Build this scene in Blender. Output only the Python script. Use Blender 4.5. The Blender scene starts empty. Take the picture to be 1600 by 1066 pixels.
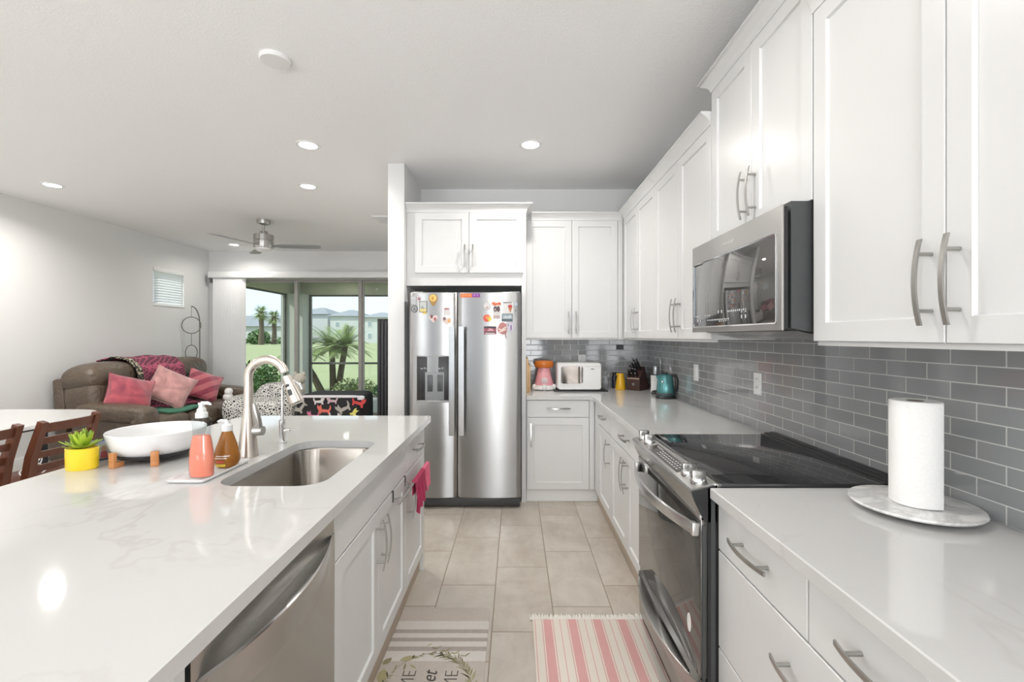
import bpy, bmesh, math, random
from mathutils import Vector, Matrix, Euler
random.seed(7)
S = bpy.context.scene
COL = S.collection
PI = math.pi

# ------------------------------------------------------------------ camera, sky, exposure
cam = bpy.data.objects.new('camera', bpy.data.cameras.new('camera'))
COL.objects.link(cam)
cam.location = (0, 0, 1.4)
cam.rotation_euler = (PI/2, 0, 0)
cam.data.sensor_width = 36
cam.data.lens = 711/1600*36
cam.data.shift_x = (800-806)/1600
cam.data.shift_y = (526-533)/1600
cam.data.clip_end = 500
cam.data.clip_start = 0.02
S.camera = cam

S.view_settings.view_transform = 'Standard'
S.view_settings.look = 'None'
S.view_settings.gamma = 1
S.view_settings.exposure = 0.42
try: S.view_settings.use_curve_mapping = False
except Exception: pass
try:
    S.cycles.max_bounces = 8; S.cycles.diffuse_bounces = 5; S.cycles.glossy_bounces = 4
    S.cycles.transparent_max_bounces = 12
    S.cycles.sample_clamp_indirect = 4
    S.cycles.use_denoising = True
    S.cycles.caustics_reflective = False; S.cycles.caustics_refractive = False
except Exception: pass

w = bpy.data.worlds.new('sky'); S.world = w; w.use_nodes = True
bg = w.node_tree.nodes['Background']
bg.inputs[0].default_value = (0.66, 0.76, 0.88, 1)
bg.inputs[1].default_value = 1.25

def lamp(name, kind, loc, energy, rot=(0,0,0), color=(1,1,1), parent=None, **kw):
    d = bpy.data.lights.new(name, kind); d.energy = energy; d.color = color
    for k, v in kw.items(): setattr(d, k, v)
    o = bpy.data.objects.new(name, d); COL.objects.link(o)
    o.location = loc; o.rotation_euler = rot
    if parent: o.parent = parent
    return o
lamp('sun', 'SUN', (0, 20, 30), 3.0, (math.radians(46), 0, math.radians(-58)), (1, .96, .9), angle=math.radians(2))
# added fill lights behind the viewpoint, standing in for bounced flash
FL = 78
lamp('fill_light', 'AREA', (-.1, -3.0, 1.5), FL, (PI-math.radians(15), 0, 0), (.97, .985, 1.0), shape='DISK', size=1.2)
lamp('fill_light', 'AREA', (-3.2, -2.6, 1.5), FL, (PI-math.radians(20), 0, 0), (.97, .985, 1.0), shape='DISK', size=1.2)
lamp('fill_light', 'AREA', (.05, -3.2, 1.0), 34, (math.radians(80), 0, 0), (.98, .99, 1.0), shape='DISK', size=1.3)  # added fill aimed forward at the low cabinet fronts, not bounced
CAN_W = 11.5
CAN_COLOR = (1, .965, .915)

# ------------------------------------------------------------------ node helper
class X:
    """a float socket with arithmetic"""
    def __init__(s, nt, sock): s.nt, s.s = nt, sock
    def _m(s, op, *a, clamp=False):
        n = s.nt.nodes.new('ShaderNodeMath'); n.operation = op; n.use_clamp = clamp
        for i, v in enumerate((s,)+a):
            if isinstance(v, X): s.nt.links.new(v.s, n.inputs[i])
            else: n.inputs[i].default_value = v
        return X(s.nt, n.outputs[0])
    def __add__(s, o): return s._m('ADD', o)
    __radd__ = __add__
    def __sub__(s, o): return s._m('SUBTRACT', o)
    def __rsub__(s, o): return (s*-1)+o
    def __mul__(s, o): return s._m('MULTIPLY', o)
    __rmul__ = __mul__
    def __truediv__(s, o): return s._m('DIVIDE', o)
    def floor(s): return s._m('FLOOR')
    def frac(s): return s._m('FRACT')
    def mod(s, o): return s._m('FLOORED_MODULO', o)
    def abs(s): return s._m('ABSOLUTE')
    def lt(s, o): return s._m('LESS_THAN', o)
    def gt(s, o): return s._m('GREATER_THAN', o)
    def min(s, o): return s._m('MINIMUM', o)
    def max(s, o): return s._m('MAXIMUM', o)
    def sat(s): return s._m('ADD', 0.0, clamp=True)
    def sin(s): return s._m('SINE')
    def pow(s, o): return s._m('POWER', o)

class Mat:
    def __init__(s, name, color=(.8,.8,.8), rough=.5, metal=0, spec=.5):
        s.m = bpy.data.materials.new(name); s.m.use_nodes = True
        s.nt = s.m.node_tree
        s.b = s.nt.nodes['Principled BSDF']
        s.b.inputs['Base Color'].default_value = (*color, 1)
        s.b.inputs['Roughness'].default_value = rough
        s.b.inputs['Metallic'].default_value = metal
        s.b.inputs['Specular IOR Level'].default_value = spec
        s._c = None
    def link(s, sock, inp):
        s.nt.links.new(sock.s if isinstance(sock, X) else sock, s.b.inputs[inp]); return s
    def coord(s):
        if not s._c:
            t = s.nt.nodes.new('ShaderNodeTexCoord')
            s._v = t.outputs['Object']
            sp = s.nt.nodes.new('ShaderNodeSeparateXYZ'); s.nt.links.new(s._v, sp.inputs[0])
            s._c = tuple(X(s.nt, sp.outputs[i]) for i in range(3))
        return s._c
    def vec(s, x, y, z):
        n = s.nt.nodes.new('ShaderNodeCombineXYZ')
        for i, v in enumerate((x, y, z)):
            if isinstance(v, X): s.nt.links.new(v.s, n.inputs[i])
            else: n.inputs[i].default_value = v
        return n.outputs[0]
    def noise(s, scale, detail=2, vec=None, dist=0, rough=.5):
        s.coord()
        n = s.nt.nodes.new('ShaderNodeTexNoise'); n.inputs['Scale'].default_value = scale
        n.inputs['Detail'].default_value = detail; n.inputs['Distortion'].default_value = dist
        n.inputs['Roughness'].default_value = rough
        s.nt.links.new(vec if vec is not None else s._v, n.inputs['Vector'])
        return X(s.nt, n.outputs['Fac'])
    def white(s, vec):
        n = s.nt.nodes.new('ShaderNodeTexWhiteNoise'); n.noise_dimensions = '3D'
        s.nt.links.new(vec, n.inputs['Vector']); return X(s.nt, n.outputs['Value'])
    def voronoi(s, scale, vec=None, feature='F1', rnd=1.0):
        s.coord()
        n = s.nt.nodes.new('ShaderNodeTexVoronoi'); n.feature = feature; n.inputs['Scale'].default_value = scale
        n.inputs['Randomness'].default_value = rnd
        s.nt.links.new(vec if vec is not None else s._v, n.inputs['Vector']); return n
    def mix(s, fac, a, b):
        n = s.nt.nodes.new('ShaderNodeMix'); n.data_type = 'RGBA'
        if isinstance(fac, X): s.nt.links.new(fac.s, n.inputs[0])
        else: n.inputs[0].default_value = fac
        for i, v in ((6, a), (7, b)):
            if isinstance(v, tuple): n.inputs[i].default_value = (*v, 1)
            else: s.nt.links.new(v, n.inputs[i])
        return n.outputs[2]
    def color(s, sock): return s.link(sock, 'Base Color')
    def bump(s, h, strength=.3, dist=.01):
        n = s.nt.nodes.new('ShaderNodeBump'); n.inputs['Strength'].default_value = strength
        n.inputs['Distance'].default_value = dist
        s.nt.links.new(h.s, n.inputs['Height']); s.nt.links.new(n.outputs[0], s.b.inputs['Normal']); return s
    def rand_tone(s, amount=.08):
        return s
def plain(name, c, rough=.5, metal=0, nscale=40, var=.06, bump=0, bscale=200, spec=.5):
    """a plain surface with a slight procedural tone variation"""
    M = Mat(name, c, rough, metal, spec)
    n = M.noise(nscale, 3)
    M.color(M.mix(n, tuple(v*(1-var) for v in c), tuple(min(1, v*(1+var)) for v in c)))
    if bump: M.bump(M.noise(bscale, 2), bump, .002)
    return M.m

# ------------------------------------------------------------------ materials
def mk_wall():
    M = Mat('wall_paint', (.76,.76,.755), .75)
    M.bump(M.noise(160, 3), .12, .004); return M.m
def mk_ceiling():
    M = Mat('ceiling_paint', (.88,.88,.88), .85)
    M.bump(M.noise(95, 4, dist=.6), .35, .006); return M.m
def mk_floor():
    M = Mat('floor_tile', (.5,.45,.39), .32)
    x, y, z = M.coord()
    c = ((x+.417)/.303)
    ci = c.floor()
    v = (y-.139-ci*.2)/.606
    vi = v.floor()
    fx = c.frac(); fy = v.frac()
    dx = fx.min(1-fx)*.303; dy = fy.min(1-fy)*.606
    d = dx.min(dy)
    grout = d.lt(.0026)
    off = M.white(M.vec(ci, vi, 3.3))
    n = M.noise(2.2, 6, M.vec(x+off*7, y+off*3, off*5), .8, .62)
    n2 = M.noise(7, 5, M.vec(x*2.2, y*.8, off*9), .3, .6)
    t = (n*2.0+n2*.9-1.0).sat()
    base = M.mix(t, (.42,.37,.315), (.585,.54,.48))
    base = M.mix(off*.14, base, (.38,.34,.29))
    M.color(M.mix(grout, base, (.25,.20,.15)))
    M.link(grout*.4+.26, 'Roughness')
    M.bump((d*200).sat()+n*.15, .25, .002)
    return M.m
def mk_splash(axis, j0):
    M = Mat('backsplash_tile_'+axis, (.2,.2,.21), .12)
    x, y, z = M.coord()
    u = x if axis == 'x' else y
    r = (z-.905)/.0517
    ri = r.floor()
    c = (u-j0)/.1535 + (ri.mod(2.0))*.5
    ci = c.floor()
    fx = c.frac(); fz = r.frac()
    d = ((fx.min(1-fx))*.1535).min((fz.min(1-fz))*.0517)
    grout = d.lt(.0017)
    off = M.white(M.vec(ci, ri, 1.7))
    base = M.mix(off, (.275,.280,.288), (.315,.319,.325))
    M.color(M.mix(grout, base, (.62,.62,.61)))
    M.link(grout*.6+.07, 'Roughness')
    wave = M.noise(14, 1, M.vec(u+off*9, z, off*4))
    M.bump((d*220).sat()*.7+wave*.5, .22, .003)
    M.b.inputs['Coat Weight'].default_value = .3
    M.b.inputs['Coat Roughness'].default_value = .04
    return M.m
def mk_quartz():
    M = Mat('white_quartz', (.8,.8,.79), .06)
    x, y, z = M.coord()
    a = M.noise(.85, 5, M.vec(x*1.0+y*.5, y*.8-x*.6, z+.6), .55, .6)
    k = 1-((a-.5).abs()*85).sat()
    msk = (M.noise(1.1, 2, M.vec(x+5, y+2, z))*3-1.3).sat()
    b = M.noise(1.7, 4, M.vec(x*.9-y*.5+9, y*.7+x*.8, z+4), .4, .6)
    k2 = (1-((b-.47).abs()*190).sat())*(M.noise(1.3, 2, M.vec(x+1, y+8, z))*3-1.5).sat()
    v = (k*msk*.6+k2*.4).sat()
    cl = M.noise(3, 5)
    base = M.mix(cl, (.575,.57,.56), (.615,.61,.60))
    M.color(M.mix(v, base, (.43,.40,.365)))
    return M.m
def mk_marble():
    M = Mat('grey_veined_marble', (.8,.8,.79), .14)
    x, y, z = M.coord()
    a = M.noise(5.0, 6, M.vec(x+y*.4, y*1.6, z), .9, .62)
    k = 1-((a-.5).abs()*11).sat()
    M.color(M.mix(k*.6, (.82,.815,.80), (.42,.42,.42)))
    return M.m
def mk_steel(name, c=(.60,.60,.595), rough=.26, axis='z', streak=.015):
    M = Mat(name, c, rough, 1)
    x, y, z = M.coord()
    k = 420
    vv = {'z': M.vec(x*k, y*k, z*3), 'y': M.vec(x*k, y*3, z*k), 'x': M.vec(x*3, y*k, z*k)}[axis]
    n = M.noise(1, 2, vv)
    M.color(M.mix(n, tuple(v*.97 for v in c), tuple(min(1, v*1.02) for v in c)))
    M.link(n*streak+(rough-streak/2), 'Roughness')
    M.b.inputs['Anisotropic'].default_value = .88
    tg = M.nt.nodes.new('ShaderNodeTangent'); tg.direction_type = 'RADIAL'; tg.axis = 'Z'
    M.nt.links.new(tg.outputs[0], M.b.inputs['Tangent'])
    M.b.inputs['Anisotropic Rotation'].default_value = .25
    return M.m
def mk_wood(name, a, b, scale=1, axis='z', rough=.4):
    M = Mat(name, a, rough)
    x, y, z = M.coord()
    q = 14*scale
    vv = {'z': M.vec(x*q, y*q, z*q*.09), 'y': M.vec(x*q, y*q*.09, z*q), 'x': M.vec(x*q*.09, y*q, z*q)}[axis]
    n = M.noise(3, 5, vv, 1.2)
    M.color(M.mix(n, a, b)); M.bump(n, .08, .002)
    return M.m
def mk_leather():
    M = Mat('brown_leather', (.12,.10,.08), .28)
    n = M.noise(4, 4)
    M.color(M.mix(n, (.085,.060,.041), (.150,.113,.082)))
    v = M.voronoi(160)
    h = X(M.nt, v.outputs['Distance'])
    fold = M.noise(9, 3, dist=1.2)
    M.bump(h*.06+fold*1.0+M.noise(26, 4, dist=2.0)*.2, .42, .05)
    return M.m
def mk_glass(name, tint=(.90,.95,.92), ior=1.45):
    m = bpy.data.materials.new(name); m.use_nodes = True; nt = m.node_tree
    nt.nodes.remove(nt.nodes['Principled BSDF'])
    out = nt.nodes['Material Output']
    t = nt.nodes.new('ShaderNodeBsdfTransparent'); t.inputs[0].default_value = (*tint, 1)
    g = nt.nodes.new('ShaderNodeBsdfGlossy'); g.inputs['Roughness'].default_value = .02
    f = nt.nodes.new('ShaderNodeFresnel'); f.inputs['IOR'].default_value = ior
    mx = nt.nodes.new('ShaderNodeMixShader')
    gm = nt.nodes.new('ShaderNodeNewGeometry'); inv = X(nt, gm.outputs['Backfacing'])*-1+1
    fac = X(nt, f.outputs[0])*inv
    nt.links.new(fac.s, mx.inputs[0]); nt.links.new(t.outputs[0], mx.inputs[1]); nt.links.new(g.outputs[0], mx.inputs[2])
    nt.links.new(mx.outputs[0], out.inputs[0]); return m
def mk_liquid(name, c, rough=.05, trans=.6):
    M = Mat(name, c, rough)
    M.b.inputs['Transmission Weight'].default_value = trans
    M.b.inputs['IOR'].default_value = 1.33
    n = M.noise(20, 2)
    M.color(M.mix(n, tuple(v*.93 for v in c), c))
    return M.m
def mk_emit(name, c, s):
    m = bpy.data.materials.new(name); m.use_nodes = True; nt = m.node_tree
    b = nt.nodes['Principled BSDF']; b.inputs['Base Color'].default_value = (.9,.9,.9,1)
    b.inputs['Emission Color'].default_value = (*c, 1); b.inputs['Emission Strength'].default_value = s
    return m
def mk_leaf(name, a, b, rough=.45):
    M = Mat(name, a, rough)
    oi = M.nt.nodes.new('ShaderNodeNewGeometry')
    r = X(M.nt, oi.outputs['Random Per Island'])
    M.color(M.mix(r, a, b))
    return M.m

WALL = mk_wall(); CEIL = mk_ceiling(); FLOOR = mk_floor()
SPLASH_Y = mk_splash('y', 1.19); SPLASH_X = mk_splash('x', .30)
QUARTZ = mk_quartz(); MARBLE = mk_marble()
CAB = plain('white_cabinet_paint', (.70,.70,.695), .32, nscale=6, var=.01)
TRIMW = plain('white_trim_paint', (.82,.82,.81), .4, nscale=8, var=.01)
TOE = plain('toe_kick_board', (.50,.42,.34), .6)
STEEL = mk_steel('brushed_steel', (.36,.36,.358), .30, 'z')
STEEL_Y = mk_steel('brushed_steel_along', (.46,.45,.435), .27, 'y')
STEEL_DW = mk_steel('brushed_steel_washer', (.52,.505,.485), .27, 'z')
NICKEL = mk_steel('brushed_nickel', (.47,.46,.44), .28, 'z')
NICKEL_W = mk_steel('warm_brushed_nickel', (.72,.66,.60), .30, 'z')
CHROME = plain('polished_chrome', (.80,.80,.80), .06, 1, var=.02)
BLACKM = plain('black_plastic', (.018,.018,.02), .35)
BLACKG = plain('black_glass', (.010,.010,.012), .03, var=.1)
DARKG = plain('dark_grey_metal', (.055,.058,.06), .4)
OVENG = plain('oven_glass', (.12,.115,.108), .03, .55, var=.03)
COOKG = plain('cooktop_glass', (.045,.045,.048), .03, .4, var=.03)
GREYP = plain('grey_plastic', (.35,.35,.35), .4)
WHITEP = plain('white_plastic', (.80,.80,.79), .3, var=.015)
WHITEC = plain('white_ceramic', (.80,.80,.80), .1, var=.015)
GLASS = mk_glass('window_glass', (.93,.965,.945))
CLEAR = mk_glass('clear_plastic', (.86,.885,.895), ior=1.5)
LEATHER = mk_leather()
CHERRY = mk_wood('cherry_wood', (.085,.026,.012), (.16,.055,.028), 1, 'z', .3)
LIGHTWOOD = mk_wood('light_maple', (.62,.40,.20), (.74,.52,.29), .8, 'z', .45)
ORANGEWOOD = mk_wood('acacia_wood', (.42,.16,.05), (.60,.27,.10), 1, 'z', .4)
KNIFEWOOD = mk_wood('dark_walnut', (.045,.020,.016), (.075,.036,.030), 1, 'z', .4)
BRONZE = plain('bronze_frame', (.12,.12,.105), .5)
ALU = plain('grey_aluminium', (.36,.35,.32), .5)
STUCCO = plain('exterior_stucco', (.45,.46,.42), .8, var=.05, bump=.2)
BEIGEST = plain('olive_soffit', (.50,.49,.38), .8)

# ------------------------------------------------------------------ mesh builder
class B:
    def __init__(s): s.bm = bmesh.new()
    def _merge(s, t):
        me = bpy.data.meshes.new('t'); t.to_mesh(me); t.free(); s.bm.from_mesh(me); bpy.data.meshes.remove(me); return s
    def box(s, x0, x1, y0, y1, z0, z1, bev=0, seg=2, rot=None, piv=None):
        t = bmesh.new()
        bmesh.ops.create_cube(t, size=1)
        for v in t.verts:
            v.co = Vector((x0+(v.co.x+.5)*(x1-x0), y0+(v.co.y+.5)*(y1-y0), z0+(v.co.z+.5)*(z1-z0)))
        if bev: bmesh.ops.bevel(t, geom=t.edges[:], offset=bev, segments=seg, affect='EDGES', profile=.5)
        if rot is not None:
            p = Vector(piv) if piv else Vector(((x0+x1)/2, (y0+y1)/2, (z0+z1)/2))
            m = Matrix.Translation(p) @ Euler(rot).to_matrix().to_4x4() @ Matrix.Translation(-p)
            t.transform(m)
        return s._merge(t)
    def poly(s, pts):
        f = s.bm.faces.new([s.bm.verts.new(p) for p in pts]); return s
    def loft(s, rings, cap0=True, cap1=True, closed=True):
        R = [[s.bm.verts.new(p) for p in r] for r in rings]
        for a, b in zip(R, R[1:]):
            n = len(a)
            for i in range(n if closed else n-1):
                j = (i+1) % n
                try: s.bm.faces.new((a[i], a[j], b[j], b[i]))
                except ValueError: pass
        if cap0 and len(R[0]) > 2: s.bm.faces.new(R[0][::-1])
        if cap1 and len(R[-1]) > 2: s.bm.faces.new(R[-1])
        return s
    def lathe(s, prof, c=(0,0,0), n=32, sx=1, sy=1, cap0=True, cap1=True, rot=None):
        M = Euler(rot).to_matrix() if rot else None
        rings = []
        for r, z in prof:
            r = max(r, 1e-5); ring = []
            for i in range(n):
                a = 2*PI*i/n
                p = Vector((r*math.cos(a)*sx, r*math.sin(a)*sy, z))
                if M: p = M @ p
                ring.append(p+Vector(c))
            rings.append(ring)
        return s.loft(rings, cap0, cap1)
    def cyl(s, p0, p1, r0, r1=None, n=20):
        return s.tube([p0, p1], [r0, r0 if r1 is None else r1], n)
    def tube(s, pts, r, n=12, cap=True, closed=False, sec=None, up=None):
        P = [Vector(p) for p in pts]
        rr = r if isinstance(r, (list, tuple)) else [r]*len(P)
        rings = []; prev = None
        for i, p in enumerate(P):
            if closed: d = P[(i+1) % len(P)]-P[i-1]
            elif i == 0: d = P[1]-P[0]
            elif i == len(P)-1: d = P[-1]-P[-2]
            else: d = (P[i+1]-P[i]).normalized()+(P[i]-P[i-1]).normalized()
            d.normalize()
            if prev is None:
                u = Vector(up) if up else (Vector((0,0,1)) if abs(d.z) < .9 else Vector((1,0,0)))
                a = (u-d*u.dot(d)).normalized()
            else:
                a = (prev-d*prev.dot(d)).normalized()
            prev = a
            b = d.cross(a)
            if sec:
                rings.append([p+a*(q[0]*rr[i])+b*(q[1]*rr[i]) for q in sec])
            else:
                rings.append([p+(a*math.cos(2*PI*k/n)+b*math.sin(2*PI*k/n))*rr[i] for k in range(n)])
        if closed:
            rings.append(rings[0])
            R = [[s.bm.verts.new(q) for q in r_] for r_ in rings[:-1]]
            m = len(R)
            for i in range(m):
                A, C = R[i], R[(i+1) % m]
                for k in range(len(A)):
                    j = (k+1) % len(A)
                    s.bm.faces.new((A[k], A[j], C[j], C[k]))
            return s
        return s.loft(rings, cap, cap)
    def prism(s, pts2, f, a, b):
        """outline pts2 extruded between parameter a and b; f(u,v,t) -> xyz"""
        return s.loft([[f(u, v, a) for u, v in pts2], [f(u, v, b) for u, v in pts2]])
    def rects(s, f, W, H, seq):
        """rectangles inset by i at height n, lofted; f(u,v,n)"""
        return s.loft([[f(i, i, n), f(W-i, i, n), f(W-i, H-i, n), f(i, H-i, n)] for i, n in seq])
    def superq(s, c, d, e1=.35, e2=.35, nu=28, nv=16, rot=None, fn=None):
        sg = lambda v, e: math.copysign(abs(v)**e, v)
        M = Euler(rot).to_matrix() if rot else None
        rings = []
        for j in range(nv+1):
            ph = -PI/2+PI*j/nv
            ring = []
            for i in range(nu):
                th = 2*PI*i/nu
                cp = max(abs(math.cos(ph)), 1e-4)
                p = Vector((d[0]/2*sg(cp, e1)*sg(math.cos(th), e2), d[1]/2*sg(cp, e1)*sg(math.sin(th), e2), d[2]/2*sg(math.sin(ph), e1)))
                if fn: p = fn(p)
                if M: p = M @ p
                ring.append(p+Vector(c))
            rings.append(ring)
        return s.loft(rings)
    def grid(s, f, nu, nv, thick=0):
        V = [[s.bm.verts.new(f(i/nu, j/nv)) for i in range(nu+1)] for j in range(nv+1)]
        for j in range(nv):
            for i in range(nu):
                s.bm.faces.new((V[j][i], V[j][i+1], V[j+1][i+1], V[j+1][i]))
        if thick:
            bmesh.ops.recalc_face_normals(s.bm, faces=s.bm.faces[:])
            bmesh.ops.solidify(s.bm, geom=s.bm.faces[:], thickness=thick)
        return s

ORG = {}
def root(name, loc, label, cat, group=None, rz=0):
    o = bpy.data.objects.new(name, None); COL.objects.link(o)
    o.empty_display_size = .05
    o.location = loc; o['label'] = label; o['category'] = cat
    if group: o['group'] = group
    ORG[o.name] = Vector(loc)
    return o
def obj(name, b, mat, parent=None, smooth=35, label=None, recalc=True, mats=None):
    bm = b.bm
    if recalc: bmesh.ops.recalc_face_normals(bm, faces=bm.faces[:])
    off = ORG[parent.name] if parent else Vector((0,0,0))
    if parent: bmesh.ops.translate(bm, verts=bm.verts[:], vec=-off)
    me = bpy.data.meshes.new(name); bm.to_mesh(me); bm.free()
    me.materials.append(mat)
    if mats:
        for m_ in mats: me.materials.append(m_)
    if smooth:
        for p in me.polygons: p.use_smooth = True
        me.set_sharp_from_angle(angle=math.radians(smooth))
    o = bpy.data.objects.new(name, me); COL.objects.link(o)
    if parent: o.parent = parent
    ORG[o.name] = off.copy()
    if label: o['label'] = label
    return o
def thing(name, b, mat, label, cat, group=None, smooth=35, base=None):
    """a thing that is one mesh; its origin sits at its own base"""
    bm = b.bm
    if base is None:
        xs = [v.co for v in bm.verts]
        base = Vector(((min(v.x for v in xs)+max(v.x for v in xs))/2, (min(v.y for v in xs)+max(v.y for v in xs))/2, min(v.z for v in xs)))
    base = Vector(base)
    bmesh.ops.translate(bm, verts=bm.verts[:], vec=-base)
    o = obj(name, b, mat, None, smooth)
    o.location = base
    ORG[o.name] = base
    o['label'] = label; o['category'] = cat
    if group: o['group'] = group
    return o
def struct(name, b, mat, parent=None, smooth=35):
    o = obj(name, b, mat, parent, smooth)
    if not parent: o['kind'] = 'structure'
    return o
def copy_tree(o, parent=None):
    c = o.copy(); COL.objects.link(c)
    ORG[c.name] = ORG.get(o.name, Vector((0,0,0))).copy()
    if parent: c.parent = parent
    for ch in list(o.children): copy_tree(ch, c)
    return c
def text(name, body, size, mat, parent, M, extrude=.0004, align='CENTER', shear=0, sx=1, bold=0):
    cu = bpy.data.curves.new(name, 'FONT'); cu.body = body; cu.size = size
    cu.align_x = align; cu.align_y = 'CENTER'; cu.extrude = extrude; cu.shear = shear; cu.offset = bold
    t_ = bpy.data.objects.new(name, cu); COL.objects.link(t_)
    bpy.context.view_layer.update()
    me = bpy.data.meshes.new_from_object(t_)
    bpy.data.objects.remove(t_)
    me.materials.clear(); me.materials.append(mat)
    o = bpy.data.objects.new(name, me); COL.objects.link(o)
    o.parent = parent
    o.matrix_local = Matrix.Translation(-ORG[parent.name]) @ M @ Matrix.Diagonal((sx, 1, 1, 1))
    return o

# ------------------------------------------------------------------ room shell
XL, XR, YB, YF, YR, ZC = -5.18, 1.292, 4.45, 7.68, -4.5, 2.84
struct('floor', B().box(XL-.15, XR+.15, YR-.15, YF+.15, -.12, 0), FLOOR)
struct('ceiling', B().box(XL-.15, XR+.15, YR-.15, YF+.15, ZC, ZC+.12), CEIL)
struct('wall_right', B().box(XR, XR+.15, YR-.15, YB+.15, 0, ZC), WALL)
struct('wall_back', B().box(-.926, XR+.15, YB, YB+.15, 0, ZC), WALL)
struct('wall_center', B().box(-1.063, -.926, 3.78, YF, 0, ZC, .004), WALL)
# left wall with its small high window (y 6.50-7.10, z 1.86-2.40)
wl = B()
wl.box(XL-.15, XL, YR-.15, 6.50, 0, ZC).box(XL-.15, XL, 7.10, YF+.15, 0, ZC).box(XL-.15, XL, 6.50, 7.10, 0, 1.86).box(XL-.15, XL, 6.50, 7.10, 2.40, ZC)
struct('wall_left', wl, WALL)
DX0, DX1, DZ = -4.98, -1.35, 2.40
wf = B()
wf.box(XL-.15, DX0, YF, YF+.15, 0, ZC).box(DX1, -.926, YF, YF+.15, 0, ZC).box(DX0, DX1, YF, YF+.15, DZ, ZC)
struct('wall_far', wf, WALL)
# front wall behind the viewpoint with two wide windows
wr = B()
wr.box(XL-.15, -4.6, YR-.15, YR, 0, ZC).box(-1.2, -.6, YR-.15, YR, 0, ZC).box(1.0, XR, YR-.15, YR, 0, ZC)
wr.box(-4.6, -1.2, YR-.15, YR, 0, .45).box(-4.6, -1.2, YR-.15, YR, 2.45, ZC).box(-.6, 1.0, YR-.15, YR, 0, .45).box(-.6, 1.0, YR-.15, YR, 2.45, ZC)
struct('wall_front', wr, WALL)
struct('baseboard_left', B().box(XL, XL+.016, YR, YF, 0, .13, .004), TRIMW)
struct('baseboard_far', B().box(XL, DX0-.06, YF-.016, YF, 0, .13, .004), TRIMW)
struct('backsplash_right', B().box(XR-.009, XR, -.6, YB, .905, 1.42), SPLASH_Y)
struct('backsplash_back', B().box(.088, XR-.009, YB-.009, YB, .905, 1.40), SPLASH_X)

# small high window with its blind
wn = struct('window_1', B().box(XL-.12, XL-.08, 6.50, 6.54, 1.86, 2.40).box(XL-.12, XL-.08, 7.06, 7.10, 1.86, 2.40).box(XL-.12, XL-.08, 6.54, 7.06, 1.86, 1.90).box(XL-.12, XL-.08, 6.54, 7.06, 2.36, 2.40), TRIMW)
obj('pane', B().box(XL-.104, XL-.098, 6.54, 7.06, 1.90, 2.36), GLASS, wn)
obj('sill', B().box(XL-.08, XL+.01, 6.49, 7.11, 1.845, 1.862, .003), TRIMW, wn)
def mk_slat():
    M = Mat('white_blind_slat', (.86,.87,.89), .5)
    t = M.nt.nodes.new('ShaderNodeBsdfTranslucent'); t.inputs[0].default_value = (.96,.96,.96,1)
    mx = M.nt.nodes.new('ShaderNodeMixShader'); mx.inputs[0].default_value = .50
    out = M.nt.nodes['Material Output']
    M.nt.links.new(M.b.outputs[0], mx.inputs[1]); M.nt.links.new(t.outputs[0], mx.inputs[2]); M.nt.links.new(mx.outputs[0], out.inputs[0])
    return M.m
SLAT = mk_slat()
r = root('window_blind', (XL-.02, 6.8, 1.87), 'small white slatted blind closed in the high window on the side wall', 'blind')
obj('headrail', B().box(XL-.05, XL+.012, 6.505, 7.095, 2.34, 2.40, .004), TRIMW, r)
sl = B()
for k in range(12):
    z = 1.905+k*.0375
    sl.box(XL-.035, XL+.008, 6.52, 7.08, z, z+.002, rot=(0, math.radians(-50), 0))
sl.box(XL-.03, XL+.005, 6.52, 7.08, 1.868, 1.885, .003)
obj('slats', sl, SLAT, r)

# sliding glass door
dr = struct('door_1', B().box(DX0, DX0+.05, YF, YF+.15, 0, DZ).box(DX1-.05, DX1, YF, YF+.15, 0, DZ).box(DX0+.05, DX1-.05, YF, YF+.15, DZ-.05, DZ).box(DX0+.05, DX1-.05, YF, YF+.15, 0, .03), ALU)
def panel(x0, x1, y):
    s_ = .028
    b = B().box(x0, x0+s_*2, y, y+.04, .03, DZ-.05).box(x1-s_*2, x1, y, y+.04, .03, DZ-.05)
    b.box(x0+s_*2, x1-s_*2, y, y+.04, .03, .10).box(x0+s_*2, x1-s_*2, y, y+.04, DZ-.075, DZ-.05)
    f = obj('sliding_panel', b, ALU, dr)
    obj('pane', B().box(x0+s_*2, x1-s_*2, y+.017, y+.023, .10, DZ-.075), GLASS, f)
panel(-4.93, -3.71, YF+.09)
panel(-3.765, -2.62, YF+.05)
panel(-2.65, -1.40, YF+.09)

VANE = plain('white_vinyl_vane', (.88,.88,.88), .45, var=.01)
# vertical blinds drawn to the left of the door, with valance
r = root('vertical_blinds', (-4.8, 7.6, 0), 'white vertical blinds drawn open into a stack at the corner beside the glass door', 'blinds')
obj('valance', B().box(-5.10, -1.08, 7.53, 7.66, 2.375, 2.475, .006), TRIMW, r)
obj('return_bracket', B().box(-5.125, -5.10, 7.56, 7.67, 2.30, 2.44), GREYP, r)
for k in range(17):
    x = -5.00+k*.0285
    obj('vane', B().box(x-.042, x+.042, 7.583, 7.5855, .03, 2.37, rot=(0, 0, math.radians(54))), VANE, r)

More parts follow.
